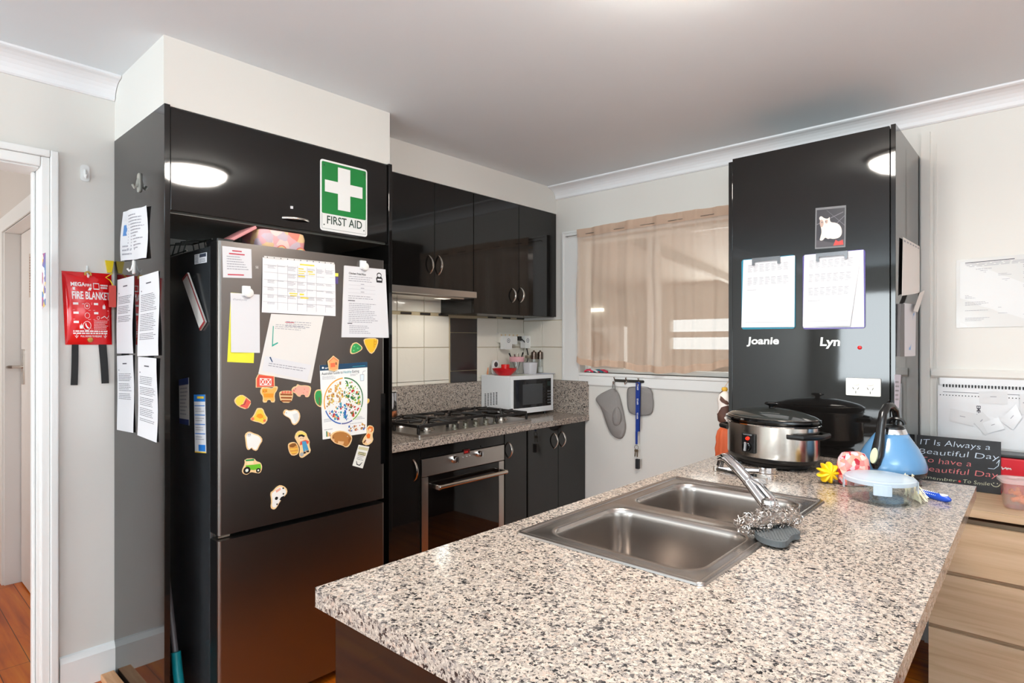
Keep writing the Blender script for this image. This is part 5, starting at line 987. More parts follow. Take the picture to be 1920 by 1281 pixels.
# bulging front: bezel with window
def bulge(a): return .012*math.sin(math.pi*a/MW)
mb = MB(); n = 14
for (b0, b1, a0, a1) in ((0, .035, 0, MW), (MH-.025, MH, 0, MW), (.035, MH-.025, 0, .022), (.035, MH-.025, MW-.022, MW)):
    A = [a0+(a1-a0)*i/n for i in range(n+1)]
    mb.loft([[fm.pt(a, b0, -.021), fm.pt(a, b0+(.0), bulge(a)-.002+.004), fm.pt(a, b1, bulge(a)+.002), fm.pt(a, b1, -.021)] for a in A], 0, smooth=False)
mb.build('front_frame', MWH, mw, bevel=.002)
DG = mat('microwave_glass', (34, 34, 36), .06)
A = [.022+(MW*.80-.022)*i/n for i in range(n+1)]
mb = MB(); mb.loft([[fm.pt(a, .035, -.02), fm.pt(a, .035, bulge(a)), fm.pt(a, MH-.025, bulge(a)), fm.pt(a, MH-.025, -.02)] for a in A], 0, smooth=False); dm = mb.build('door', DG, mw)
mb = MB(); A2 = [.14+(MW*.72-.14)*i/n for i in range(n+1)]; mb.grid(lambda i, j: fm.pt(.10+.19*i, .055+.135*j, bulge(.10+.19*i)+.0004), 8, 1); mb.build('window', mat('microwave_mesh', (70, 72, 74), .25), dm)
A = [MW*.805+(MW-.022-MW*.805)*i/6 for i in range(7)]
mb = MB(); mb.loft([[fm.pt(a, .035, -.02), fm.pt(a, .035, bulge(a)), fm.pt(a, MH-.025, bulge(a)), fm.pt(a, MH-.025, -.02)] for a in A], 0, smooth=False); cpn = mb.build('control_panel', BGLOSS, mw)
for i in range(3):
    for j in range(5): a = MW*.85+.02*i; MB().fbox(fm, a, a+.010, .05+.02*j, .058+.02*j, bulge(a)-.001, bulge(a)+.0012).build('key', mat('key_grey', (110, 112, 116), .4), cpn)
mb = MB(); mb.fbox(fm, MW*.84, MW*.93, .17, .2, bulge(MW*.87), bulge(MW*.87)+.001); mb.build('display', mat('lcd_grey', (40, 52, 50), .1), cpn)
fs_ = Fr(MO-mn_*MD, mn_, (0, 0, 1))
for i in range(5):
    for j in range(9): a = .035+.028*i; b = .04+.0095*j+.004*(i); MB().fbox(fs_, a, a+.014, b, b+.0045, -.0002, .0012).build('vent_slot', INKX, mw)
for a in (.03, MW-.03):
    for d in (.05, MD-.04): MB().lathe([(.012, 0), (.012, .0225)], MO+mu_*a-mn_*d-Vector((0, 0, .022)), n=12).build('foot', BPLAS, mw)
TZ = CT+.022+MH+.0005
def on_mw(u, v=None, back=.0): # point on the microwave top under an image column, a set distance behind the front
    ray = P(u, 500, 'z', 2)-Vector((0, 0, CAMH)); ray.z = 0; o = MO-mn_*back; o.z = 0
    # intersect ray*t with line o + mu_*s
    t = (o.x*mu_.y-o.y*mu_.x)/(ray.x*mu_.y-ray.y*mu_.x); q = ray*t; q.z = TZ; return q
c = on_mw(946, back=.13)
tag(MB().lathe([(.042, 0), (.044, .002), (.06, .014), (.079, .036), (.083, .046), (.081, .046), (.076, .037), (.058, .018), (.03, .008), (.001, .007)], c, n=36).build('bowl', mat('red_melamine', (206, 18, 30), .25)), 'shallow red bowl on the microwave, holding an upturned red cup', 'bowl')
tag(MB().lathe([(.001, .0445), (.026, .044), (.0275, .066-.018), (.0285, .066), (.029, .10), (.028, .106), (.02, .1075), (.001, .108)], c+Vector((.0, .008, -.034)), n=28).build('cup', mat('red_cup', (222, 26, 20), .25)), 'red cup upturned in the red bowl on the microwave', 'cup')
# white kitchen timer
q = on_mw(927, back=.235); r = thing('kitchen_timer', 'white oval kitchen timer standing at the back left of the microwave', 'timer', q); ftm = Fr(q, mu_, (0, 0, 1))
MB().prism(chaikin([(-.026, 0), (.026, 0), (.027, .06), (.02, .10), (-.02, .10), (-.027, .06)], 3), ftm, 0, .016, smooth=False).build('case', WHITE, r, bevel=.003); MB().prism(circ(0, .07, .016, 20, .018), ftm, .016, .0175).build('dial', mat('timer_dial', (60, 56, 60), .3), r)
# jar with pink lid and utensils
q = on_mw(969, back=.2); r = thing('utensil_jar', 'clear jar with a pink rim full of utensils on the microwave', 'jar', q)
CLR = pane('clear_glass', (246, 247, 246), .92)
MB().lathe([(.045, 0), (.048, .004), (.048, .085), (.046, .085), (.046, .006), (.001, .005)], q, n=28).build('jar', CLR, r); MB().lathe([(.05, .085), (.052, .088), (.052, .118), (.049, .12), (.046, .118), (.046, .088)], q, n=28, caps=(False, False)).build('rim', mat('pink_plastic', (226, 168, 174), .4), r)
for k, (dx, dy, hh) in enumerate(((-.03, -.03, .145), (-.01, .02, .14), (.02, .03, .15), (.01, -.03, .138))):
    MB().tube([q+Vector((0, 0, .008)), q+Vector((dx*.9, dy*.9, .11)), q+Vector((dx*1.25, dy*1.25, hh))], [.003, .0035, .006], 8).build('utensil', (BPLAS, NICKEL)[k % 2], r)
q = on_mw(994, back=.13); r = thing('plastic_tub', 'small cloudy plastic tub standing beside the salt mill', 'tub', q)
fz = Fr(q, mu_, mn_); fz = Fr(q, mn_, mu_); rg = lambda k, z: [fz.pt(a, b, z) for a, b in rrect(-.038-k, -.038-k, .038+k, .038+k, .012)]
MB().loft([rg(-.006, 0), rg(-.004, .003), rg(.002, .078), rg(.004, .08), rg(.0, .08), rg(-.006, .006)], 0).build('tub', mat('cloudy_plastic', (226, 224, 228), .4, alpha=.85), r)
for u, nm, lb, ct_, fill in ((1001, 'pepper_mill', 'clear mill with dark metal top, left of the pair on the microwave', 'mill', (70, 60, 54)), (1013, 'salt_mill', 'clear mill with dark metal top half full of white salt', 'mill', (240, 238, 234))):
    q = on_mw(u, back=.175 if u < 1005 else .16); r = thing(nm, lb, ct_, q); hh = .145 if u < 1005 else .145
    MB().lathe([(.021, 0), (.022, .004), (.020, .10), (.018, .10), (.019, .006), (.001, .005)], q, n=20).build('glass_body', CLR, r)
    MB().lathe([(.018, .006), (.0185, .02), (.0175, .045 if u > 1005 else .02), (.001, .046 if u > 1005 else .021)], q, n=16).build('filling', mat('fill_%d' % fill[0], fill, .7), r)
    MB().lathe([(.0215, .1005), (.0215, .14), (.018, .152), (.008, .156), (.006, .163), (.001, .165)], q, n=20).build('top', mat('gunmetal', (110, 96, 88), .25, 1), r)
q = on_mw(991, back=.215); r = thing('spice_jar', 'small clip-top jar behind the cloudy tub on the microwave', 'jar', q); MB().lathe([(.026, 0), (.028, .004), (.028, .095), (.022, .105), (.001, .106)], q, n=20).build('jar', CLR, r); MB().lathe([(.024, .1065), (.026, .11), (.026, .128), (.001, .129)], q, n=20).build('lid', mat('clip_lid', (150, 140, 120), .4, .5), r)
q = on_mw(1021, back=.12); r = thing('glass_bottle', 'clear glass bottle at the right end of the microwave top', 'bottle', q+mu_*.0); q2 = on_mw(1021, back=.2); r.location = q2; ORG[r.name] = q2; MB().lathe([(.02, 0), (.021, .003), (.021, .08), (.012, .1), (.01, .125), (.001, .126)], q2, n=20).build('bottle', CLR, r)
q = on_mw(1018, back=.09); f_ = Fr(q, mn_, mu_); mb = MB(); Sheet(mb, f_, [(-.05, .07), (.05, .08), (.055, -.04), (-.045, -.05)], .0002, .0015, n=4); tag(mb.build('paper', mat('bluish_paper', (206, 212, 232), .5)), 'bluish papers lying on the right of the microwave top', 'paper')
q = on_mw(975, back=.07); f_ = Fr(q, mn_, mu_); mb = MB(); Sheet(mb, f_, [(-.03, .06), (.03, .07), (.035, -.06), (-.035, -.05)], .0002, .001, n=4); tag(mb.build('paper', mat('greenish_paper', (216, 226, 206), .5)), 'pale green paper lying under the utensil jar', 'paper')
q = on_mw(914, back=.24); tag(MB().tube([q+Vector((0, 0, .004)), q+Vector((0, .006, .05))], [.006, .003], 8).build('pegs_orange'.replace('pegs_orange', 'marker_cap'), mat('orange_marker', (224, 140, 90), .5)), 'small orange cap at the back left corner of the microwave', 'cap')
# --- power board with plugs on the tiles
ft_ = plane_x(XA+.0125)
(a0, b1), (a1, b0) = ft_.px(931, 623), ft_.px(973, 643); b1 = ft_.px(931, 624)[1]
pbd = thing('power_board', 'cream multi-outlet power board on the tiles above the microwave', 'power board', ft_.pt((a0+a1)/2, b0))
CRM = MATS['cream_plastic']; MB().prism(rrect(a0, b0, a1+.03, b1, .006), ft_, 0, .022).build('board', CRM, pbd, bevel=.003)
for k in range(5): a = a0+.025+k*.042; MB().prism(circ(a, b1-.016, .006, 12), ft_, .022, .025).build('switch', mat('switch_orange', (226, 196, 150), .4), pbd)
def plug(u0, u1, v0, v1, label, ring=True, m=WHITE, dp=.045):
    (x0, y1), (x1, y0) = ft_.px(u0, v0), ft_.px(u1, v1); x0, x1 = x0-.012, x1-.012; r = thing('plug_adaptor', label, 'plug', ft_.pt((x0+x1)/2, y0, .022))
    MB().prism(rrect(x0, y0, x1, y1, .006), ft_, .0225, .0225+dp).build('case', m, r, bevel=.004)
    if ring: MB().ring(ft_, (x0+x1)/2, y1-.034, .011, .016, .0235+dp, 0).ring(ft_, (x0+x1)/2, y1-.034, 0.0005, .005, .0235+dp, 0).build('dial', mat('grey_dial', (130, 132, 140), .5), r)
plug(936, 949, 630, 655, 'white plug-in timer with a round dial at the left of the power board'); plug(952, 962, 631, 646, 'small plain white adaptor in the middle of the power board', False, dp=.03)
plug(973.5, 983.5, 630, 653, 'white plug-in timer with a round dial at the right of the power board')
(x, y) = ft_.px(966, 635); r = thing('power_plug', 'black plug with a black cord hanging from the power board', 'plug', ft_.pt(x, y, .022)); MB().prism(rrect(x-.022, y-.016, x+.014, y+.016, .005), ft_, .0225, .05).build('plug', BPLAS, r, bevel=.003)
e = ft_.px(979, 668); MB().tube([ft_.pt(x+.008, y, .05), ft_.pt(x+.03, y-.02, .06), ft_.pt(e[0]-.02, (y+e[1])/2, .06), ft_.pt(e[0], e[1], .06), ft_.pt(e[0]+.01, e[1]-.07, .03), ft_.pt(e[0]+.012, .99, .02)], .0042, 8).build('cord', BPLAS, r)
# saucepan on the rear left burner
c = Vector((-2.76, 1.975, CT+.0705)); r = thing('saucepan', 'steel saucepan with coppery base mostly hidden by the fridge surround', 'saucepan', c)
MB().lathe([(.07, 0), (.082, .006), (.086, .03), (.086, .14), (.09, .145), (.088, .147), (.083, .14), (.082, .01), (.001, .008)], c, n=32).build('pan', CHROME, r); MB().lathe([(.0825, .007), (.0872, .012), (.0872, .04), (.0868, .041)], c, n=32, caps=(False, False)).build('copper_base', mat('copper', (196, 120, 80), .25, 1), r)
# --- slow cooker
CC = Vector((-.835, 2.475, CT)); rc = math.radians(-22); EA, EB, KZ = .190, .137, .86
def ell(k, z, da=0): return [CC+Vector(((EA*k+da)*math.cos(t)*math.cos(rc)-(EB*k+da)*math.sin(t)*math.sin(rc), (EA*k+da)*math.cos(t)*math.sin(rc)+(EB*k+da)*math.sin(t)*math.cos(rc), z*KZ)) for t in [2*math.pi*i/56 for i in range(56)]]
sc_ = thing('slow_cooker', 'oval stainless slow cooker with black lid on the back of the bench', 'slow cooker', CC)
BRST = mat('cooker_steel', (206, 198, 190), .2, 1, bump=(50, .04, .0003, (1, 1, .02)))
MB().loft([ell(.80, .008), ell(.82, .02), ell(.96, .034), ell(.985, .04), ell(1.0, .05)], 0).build('base', BPLAS, sc_)
for dx, dy in ((.1, .06), (-.1, .06), (.1, -.06), (-.1, -.06)): MB().lathe([(.014, 0), (.014, .0075)], CC+Vector((dx, dy, 0)), n=12).build('foot', BPLAS, sc_)
MB().loft([ell(1.0, .0505), ell(1.0, .06), ell(1.0, .185), ell(1.0, .192)], 0, caps=(False, False)).build('housing', BRST, sc_)
MB().loft([ell(1.0, .1925), ell(1.0, .192, .004), ell(1.0, .197, .006), ell(1.0, .2, .003)], 0, caps=(False, False)).build('rim', CHROME, sc_)
MB().loft([ell(.98, .2005), ell(1.0, .203, .004), ell(1.0, .212, .008), ell(1.0, .219, .006), ell(.98, .222)], 0).build('crock_rim', BGLOSS, sc_)
LG = mat('lid_glass', (48, 50, 48), .08)
ld = MB().loft([ell(.97, .2225), ell(.97, .227), ell(.90, .234), ell(.7, .246), ell(.45, .256), ell(.2, .261), ell(.05, .262)], 0).build('lid', LG, sc_, sharp=60)
MB().loft([ell(1.0, .2205, -.004), ell(1.0, .224, -.002), ell(1.0, .227, -.006)], 0, caps=(False, False)).build('lid_band', NICKEL, ld)
MB().lathe([(r_, z_*KZ) for r_, z_ in ((.012, .262), (.010, .268), (.012, .272), (.026, .278), (.028, .283), (.022, .288), (.001, .289))], CC, n=24).build('lid_knob', BGLOSS, ld)
for sx in (-1, 1):
    mb = MB(); pth = []
    for t in (-40, -25, 0, 25, 40):
        a = math.radians(t if sx > 0 else 180-t); rr = 1.0; off = .032 if abs(t) < 30 else .0
        x_, y_ = (EA+off)*math.cos(a)*.995, (EB+off)*math.sin(a); pth.append(CC+Vector((x_*math.cos(rc)-y_*math.sin(rc), x_*math.sin(rc)+y_*math.cos(rc), .158*KZ)))
    mb.tube(pth, .010, 10, flatk=.7); mb.build('handle', BPLAS, sc_)
# control panel on the curved front
def onfront(a, z, d=0):   # a: metres along the front from centre
    t = -math.pi/2+a/EA; x_, y_ = (EA+d)*math.cos(t), (EB+d)*math.sin(t); return CC+Vector((x_*math.cos(rc)-y_*math.sin(rc), x_*math.sin(rc)+y_*math.cos(rc), z*KZ))
pa = None; best = 9
for i in range(-60, 61):
    a = i*.002; q = onfront(a, .12); dd = (q-Vector((0, 0, 0))); dep = -_s*q.x+_c*q.y; u = 960+FPX*(_c*q.x+_s*q.y)/dep
    if abs(u-1405) < best: best = abs(u-1405); pa = a
mb = MB(); mb.loft([[onfront(pa+da, .068, .0005), onfront(pa+da, .068, .009), onfront(pa+da, .155, .009), onfront(pa+da, .155, .0005)] for da in (-.03, -.015, 0, .015, .03)], 0, smooth=False); cpn = mb.build('control_panel', BPLAS, sc_, bevel=.003)
q = onfront(pa, .098, .0095); nf = (onfront(pa, .1, .1)-onfront(pa, .1)).normalized()
mb = MB(); mb.lathe([(.019, 0), (.018, .01), (.016, .012), (.001, .0125)], q, ax=nf, n=20); mb.build('dial', BGLOSS, cpn)
fq = Fr(q+nf*.0125, Vector((-nf.y, nf.x, 0)), (0, 0, 1)); MB().prism([(-.004, -.016), (.002, -.017), (.005, .015), (-.001, .017)], fq, 0, .006).build('dial_grip', mat('dial_silver', (150, 150, 152), .4), cpn)
q = onfront(pa, .133, .0095); MB().lathe([(.007, 0), (.006, .003), (.001, .004)], q, ax=nf, n=14, ell=(1.4, 1)).build('power_light', mat('red_indicator', (255, 40, 20), .4, emit=1.0), cpn)
fq2 = Fr(onfront(pa, .147, .0098), Vector((-nf.y, nf.x, 0)), (0, 0, 1)); mb = MB(); mb.text('SLOW COOKER', lambda a, b: fq2.pt(a, b, .0003), -.02, 0, .007, 0, width=.04); mb.build('lettering', mat('grey_lettering', (170, 170, 172), .5), cpn)
# --- kettle
KC = Vector((-.42, 2.45, CT)); kt = thing('kettle', 'light blue cone-shaped electric kettle with black arched handle', 'kettle', KC)
BLUE = mat('kettle_blue', (92, 142, 186), .22, coat=.5)
MB().lathe([(.088, 0), (.09, .003), (.088, .014), (.08, .018), (.001, .0185)], KC, n=40).build('power_base', mat('base_grey', (90, 88, 88), .35), kt)
MB().lathe([(.065, .019), (.09, .023), (.102, .030), (.1055, .041), (.105, .044)], KC, n=48).build('band', mat('kettle_band', (40, 37, 38), .2), kt)
MB().lathe([(.105, .0445), (.107, .05), (.1065, .062), (.098, .088), (.080, .122), (.058, .155), (.0485, .168)], KC, n=48).build('body', BLUE, kt, sharp=60)
MB().lathe([(.0485, .1685), (.0485, .171), (.043, .185), (.041, .186)], KC, n=40).build('collar', CHROME, kt)
ld = MB().lathe([(.0405, .1865), (.040, .191), (.03, .196), (.001, .198)], KC, n=32).build('lid', BPLAS, kt)
mb = MB(); mb.tube([KC+Vector((.026*math.cos(t)+.012, .01, .200+.020*math.sin(t))) for t in [math.radians(a) for a in range(0, 181, 20)]], .006, 8, flatk=1.4); mb.build('lid_loop', BPLAS, ld)
he = Vector((-.28, -1, 0)).normalized(); hp = [(-.036, .190), (-.044, .215), (-.034, .246), (-.006, .264), (.026, .262), (.050, .240), (.062, .205), (.070, .168), (.079, .132), (.090, .10), (.101, .070), (.103, .055)]
kr = [.011, .0115, .012, .0125, .013, .0135, .014, .015, .019, .021, .016, .007]
hs = he.cross(Vector((0, 0, 1)))
MB().tube([KC+he*(r_+.006)+Vector((0, 0, z)) for r_, z in hp], kr, 16, flatk=1.0).build('handle', mat('handle_black', (26, 25, 25), .18), kt)
kn = (he*.95+Vector((0, 0, .35))).normalized(); ku = (Vector((0, 0, 1))-kn*kn.z).normalized(); fk = Fr(KC+he*.104+Vector((0, 0, .096))+kn*.0135, ku.cross(kn), ku)
MB().prism(circ(0, 0, .0115, 24, .027), fk, -.004, .002).build('water_gauge', mat('gauge_green', (196, 204, 172), .25), kt, bevel=.001)
sp = Vector((.45, .9, 0)).normalized(); MB().loft([[KC+sp*r_+Vector((-sp.y*w, sp.x*w, z)) for w in (-.02, 0, .02)]+[KC+sp*(r_-.02)+Vector((0, 0, z))] for r_, z in ((.056, .145), (.066, .158), (.060, .166))], 0, smooth=False).build('spout', BLUE, kt)
# --- glass container with clip lid
GC = Vector((-.395, 2.125, CT)); gc = thing('glass_container', 'round glass food container with a frosted clip-on lid on the bench', 'container', GC)
MB().lathe([(.075, 0), (.082, .003), (.087, .02), (.089, .058), (.0855, .058), (.083, .02), (.076, .008), (.001, .007)], GC, n=44).build('bowl', pane('borosilicate_glass', (246, 250, 250), .985), gc)
FROST = mat('frosted_plastic', (206, 222, 236), .25, alpha=.55)
MB().lathe([(.0905, .0585), (.0965, .06), (.0965, .071), (.093, .074), (.078, .075), (.07, .079), (.001, .081)], GC, n=44).build('lid', FROST, gc)
for k in range(4):
    t = math.radians(-75+90*k); d = Vector((math.cos(t), math.sin(t), 0)); s_ = Vector((-d.y, d.x, 0)); mb = MB()
    mb.loft([[GC+d*(.0975+.001*abs(w)*0)+s_*w*.024-d*(w*w*.003)+Vector((0, 0, z)) for z in (.036, .066)]+[GC+d*.1005+s_*w*.024-d*(w*w*.003)+Vector((0, 0, z)) for z in (.067, .034)] for w in (-1, -.5, 0, .5, 1)], 0, smooth=False); mb.build('clip', FROST, gc, bevel=.002)
# --- pink bundle and yellow scrubber
c = P(1606, 916, 'z', CT); c = Vector((-.505, 2.295, CT)); pk = thing('pink_jar', 'pink and red patterned wrapped bundle beside the kettle', 'bundle', c)
PKM = patches('pink_red_print', [(232, 130, 126), (240, 160, 150), (244, 196, 186), (220, 90, 100), (176, 30, 50), (238, 150, 130), (224, 190, 200)], 60, .2)
fz = Fr(c, (math.cos(.7), math.sin(.7), 0), (-math.sin(.7), math.cos(.7), 0)); rg = lambda k, z, r: [fz.pt(a, b, z) for a, b in rrect(-.047-k, -.035-k, .047+k, .035+k, r, 6)]
MB().loft([rg(-.014, 0, .02), rg(-.002, .006, .026), rg(.0, .03, .03), rg(.002, .065, .03), rg(-.002, .09, .028), rg(-.012, .108, .02), rg(-.026, .113, .007)], 0).build('bundle', PKM, pk, sharp=80)
c = Vector((-.575, 2.26, CT)); r = thing('yellow_scrubber', 'bright yellow flower-shaped scrubber left of the pink bundle', 'scrubber', c); mb = MB(); fv = Fr(c+Vector((0, 0, .038)), (.742, .6704, 0), (0, 0, 1))
pet = [((.029+.0085*math.cos(9*t))*math.cos(t), (.029+.0085*math.cos(9*t))*math.sin(t)) for t in [2*math.pi*i/72 for i in range(72)]]
mb.loft([[fv.pt(a*k, b*k, d) for a, b in pet] for k, d in ((.6, -.022), (.92, -.016), (1, 0), (.92, .016), (.6, .022), (.2, .024))], 0); mb.build('petals', mat('scrubber_yellow', (248, 200, 12), .45), r, sharp=70)
# --- dish brush
ba, bb_ = P(1716, 921, 'z', CT+.012), P(1779, 937, 'z', CT+.010); r = thing('dish_brush', 'blue handled brush with long pale bristles lying by the container', 'brush', Vector((ba.x, ba.y, CT)))
dv = (bb_-ba).normalized(); L_ = (bb_-ba).length
MB().tube([ba-dv*.03, ba, ba+dv*L_*.3, ba+dv*L_*.7, ba+dv*L_*.95, bb_+dv*.006], [.006, .008, .0105, .0115, .0105, .004], 14, flatk=.9, up=(0, 0, 1)).build('handle', mat('brush_blue', (20, 70, 180), .3), r)
sdv = Vector((-dv.y, dv.x, 0))
for k in range(9): q = ba+dv*(L_*.22+L_*.055*k); MB().tube([q+sdv*.009+Vector((0, 0, .004)), q+Vector((0, 0, .0112)), q-sdv*.009+Vector((0, 0, .004))], .0016, 6).build('grip_rib', WHITE, r)
q = ba+dv*L_*.86+Vector((0, 0, .0095)); MB().prism(circ(0, 0, .012, 18, .007), Fr(q, dv, sdv), -.002, .002).build('badge', WHITE, r)
random.seed(12); mb = MB(); tops = P(1700, 890, 'z', CT+.03)
for k in range(150):
    f0 = random.random(); st = ba-dv*.025+sdv*random.uniform(-.012, .012)+Vector((0, 0, random.uniform(-.004, .01))); en = P(random.uniform(1695, 1742), random.uniform(926, 942), 'z', CT+.003) if f0 < .72 else P(random.uniform(1690, 1716), random.uniform(890, 915), 'y', 2.275)
    gd = Vector((en.x-GC.x, en.y-GC.y, 0)); en = en+gd.normalized()*max(0, .106-gd.length); mid = st.lerp(en, .5)+Vector((0, 0, random.uniform(.005, .03))); mb.tube([st, mid, en], .0011, 4)
o = mb.build('bristles', mat('pale_bristle', (240, 232, 204), .6), r); o['kind'] = 'stuff'
# --- tongs
tv = P(1342, 877, 'z', CT+.012); e1 = P(1457, 882, 'z', CT+.012); e2 = P(1437, 902, 'z', CT+.012); tg = thing('tongs', 'pair of stainless tongs lying on the bench in front of the slow cooker', 'tongs', Vector((tv.x, tv.y, CT)))
for e in (e1, e2):
    d = (e-tv).normalized(); s_ = Vector((-d.y, d.x, 0)); Lt = (e-tv).length
    mb = MB(); mb.loft([[tv+d*Lt*t+s_*w*wd+Vector((0, 0, zz)) for w, zz in ((-1, -.006), (-.6, .002), (.6, .002), (1, -.006), (.6, -.0005), (-.6, -.0005))] for t, wd in ((0, .006), (.3, .008), (.6, .009), (.72, .011))], 0, smooth=False); arm = mb.build('arm', CHROME, tg)
    out = [(x*Lt, (1 if sg > 0 else -1)*y) for sg, rng in ((1, range(0, 9)), (-1, range(8, -1, -1))) for x, y in [(.70+.30*i/8, (.010+.014*math.sin(math.pi*(i/8)**.8)+.003*math.sin(i*3.1)) if i < 8 else .003) for i in rng]]
    MB().prism(out, Fr(tv+Vector((0, 0, -.002)), d, s_), -.008, .012).build('scalloped_head', CHROME, arm, bevel=.004)
MB().lathe([(.009, -.011), (.009, .006)], tv, n=14).build('pivot', NICKEL, tg)
tag_q = tv
# --- scourer and silicone rest on the sink edge
random.seed(31); s0, s1 = Vector((-.570, 1.462, CT+.037)), Vector((-.488, 1.640, CT+.037)); ax = s1-s0; mb = MB()
for k in range(230):
    t = random.random(); ph = random.uniform(0, 6.28); rr = .027*(1-.5*abs(2*t-1)**4)*random.uniform(.75, 1.05); x_ = ax.normalized(); y_ = Vector((0, 0, 1)); z_ = x_.cross(y_)
    c = s0+ax*t+(y_*math.cos(ph)+z_*math.sin(ph))*rr; n1 = Vector((random.gauss(0, 1), random.gauss(0, 1), random.gauss(0, 1))).normalized(); n2 = n1.orthogonal().normalized(); n3 = n1.cross(n2); R_ = random.uniform(.004, .008)
    mb.tube([c+n2*R_*math.cos(a)+n3*R_*math.sin(a)+n1*a*.0008 for a in [i*1.05 for i in range(7)]], .0011, 4)
mb.tube([s0+ax*.05, s0+ax*.5, s0+ax*.95], [.014, .02, .014], 10)
o = mb.build('steel_wool', mat('steel_wool_grey', (196, 188, 182), .25, 1)); tag(o, 'grey stainless steel wool scourer on the edge of the sink', 'scourer'); o['kind'] = 'stuff'
fz9 = plane_z(CT+.0068); pl = chaikin([fz9.px(*p) for p in ((1412, 1000), (1432, 984), (1462, 990), (1497, 1003), (1502, 1012), (1484, 1013), (1476, 1028), (1452, 1027), (1420, 1016))], 2)
r = thing('silicone_scrubber', 'dark grey ribbed silicone scrubber resting on the sink rim', 'scrubber', fz9.pt(sum(a for a, b in pl)/len(pl), sum(b for a, b in pl)/len(pl)))
SIL = mat('grey_silicone', (84, 88, 90), .6); MB().prism(pl, fz9, 0, .014).build('pad', SIL, r, bevel=.002)
from mathutils.geometry import intersect_line_line_2d as ill
for k in range(14):
    o_ = Vector(fz9.px(1412+k*6.6, 986+k*2.1)); dr_ = Vector(fz9.px(1440, 1020))-Vector(fz9.px(1425, 985)); A_, B_ = o_-dr_*.8, o_+dr_*1.6; hits = []
    for i in range(len(pl)):
        h_ = ill(A_, B_, Vector(pl[i]), Vector(pl[(i+1) % len(pl)]))
        if h_: hits.append(h_)
    if len(hits) >= 2:
        hits.sort(key=lambda h: (h-A_).length); a_, b_ = hits[0].lerp(hits[-1], .06), hits[0].lerp(hits[-1], .94); MB().tube([fz9.pt(a_.x, a_.y, .0145), fz9.pt(b_.x, b_.y, .0145)], .0016, 6).build('rib', SIL, r)
# --- ornament hanging on the far-left side of the pantry, only its edge showing
c = Vector((TX0-.050, 2.86, .79)); r = thing('hanging_ornament', 'orange padded ornament with brown and white patterned top hanging left of the pantry', 'ornament', c)
rings = []
for z, rad in ((.0, .02), (.008, .038), (.03, .046), (.055, .043), (.08, .046), (.11, .040), (.135, .042), (.165, .034), (.185, .018)): rings.append([c+Vector((rad*(1+.05*math.cos(8*t))*math.cos(t), rad*(1+.05*math.cos(8*t))*math.sin(t), z)) for t in [2*math.pi*i/64 for i in range(64)]])
MB().loft(rings, 0).build('orange_body', mat('pumpkin_orange', (204, 92, 50), .7), r, sharp=70)
MB().lathe([(.010, .1855), (.010, .2), (.001, .205)], c, n=12).build('stalk', BPLAS, r)
COW = patches('brown_white_print', [(236, 226, 218), (236, 226, 218), (92, 60, 48), (240, 232, 226), (84, 54, 44)], 24, .7)
MB().lathe([(.024, .2055), (.032, .215), (.036, .25), (.030, .275), (.032, .30), (.036, .32), (.026, .345), (.014, .36)], c, n=24).build('figure', COW, r, sharp=70)
MB().lathe([(.012, .3605), (.015, .368), (.012, .378), (.001, .38)], c, n=16).build('tip', mat('mustard_felt', (222, 170, 60), .8), r)
MB().tube([c+Vector((0, 0, .379)), c+Vector((.02, 0, .41)), c+Vector((.049, 0, .425))], .002, 6).build('cord', MATS['cord_cotton'], r)
# --- hook rail, mitt, pot holder and lanyard under the window
fwr = plane_y(YB-.017); fwm = plane_y(YB-.001); Z4 = Z(1040, 660, 5.647)
(a0, b0), (a1, b1) = (fwr.px(*p) for p in Z4((634, 300), (950, 318))); zr_ = (b0+b1)/2
hr = thing('hook_rail', 'small dark metal hook rail screwed to the window apron', 'hook rail', fwr.pt((a0+a1)/2, zr_))
RM = mat('rail_gunmetal', (92, 90, 86), .3, .8); MB().prism(rrect(a0, zr_-.009, a1, zr_+.009, .008), fwr, .0006, .005).build('rail', RM, hr, bevel=.001)
hk = []
for u in (642, 765, 897):
    x = fwr.px(*Z4((u, 300))[0])[0]; MB().tube([fwr.pt(x, zr_, .005), fwr.pt(x, zr_+.012, .012), fwr.pt(x, zr_+.02, .018), fwr.pt(x, zr_+.022, .006)], .0035, 8).tube([fwr.pt(x, zr_, .005), fwr.pt(x, zr_-.016, .012), fwr.pt(x, zr_-.02, .022), fwr.pt(x, zr_-.008, .03)], .0035, 8).build('hook', NICKEL, hr); hk.append(x)
GREYF = mat('grey_quilted_cotton', (146, 141, 138), .85, bump=(220, .5, .003)); GREYD = mat('grey_binding', (124, 120, 118), .85)
def cushion(poly, fr, d0, th, m, r, nm, hump=0):
    n = len(poly); cx = sum(p[0] for p in poly)/n; cy = sum(p[1] for p in poly)/n; mb = MB()
    mb.loft([[fr.pt(cx+(a-cx)*k, cy+(b-cy)*k, d) for a, b in poly] for k, d in ((.97, d0), (1, d0+th*.4), (.985, d0+th*.8), (.93, d0+th), (.6, d0+th+hump), (.25, d0+th+hump*1.3), (.02, d0+th+hump*1.35))], 0); return mb.build(nm, m, r, sharp=70)
mi = ccw(chaikin([fwm.px(*p) for p in Z4((443, 500), (475, 455), (555, 412), (635, 378), (680, 420), (705, 490), (732, 600), (755, 720), (765, 800), (752, 870), (725, 912), (690, 921), (640, 895), (592, 832), (550, 720), (520, 620), (487, 560))], 2))
om = thing('oven_mitt', 'grey quilted oven mitt hanging from the left hook of the rail', 'oven mitt', fwm.pt(sum(p[0] for p in mi)/len(mi), min(p[1] for p in mi)))
cushion(mi, fwm, .004, .022, GREYF, om, 'mitt', .014)
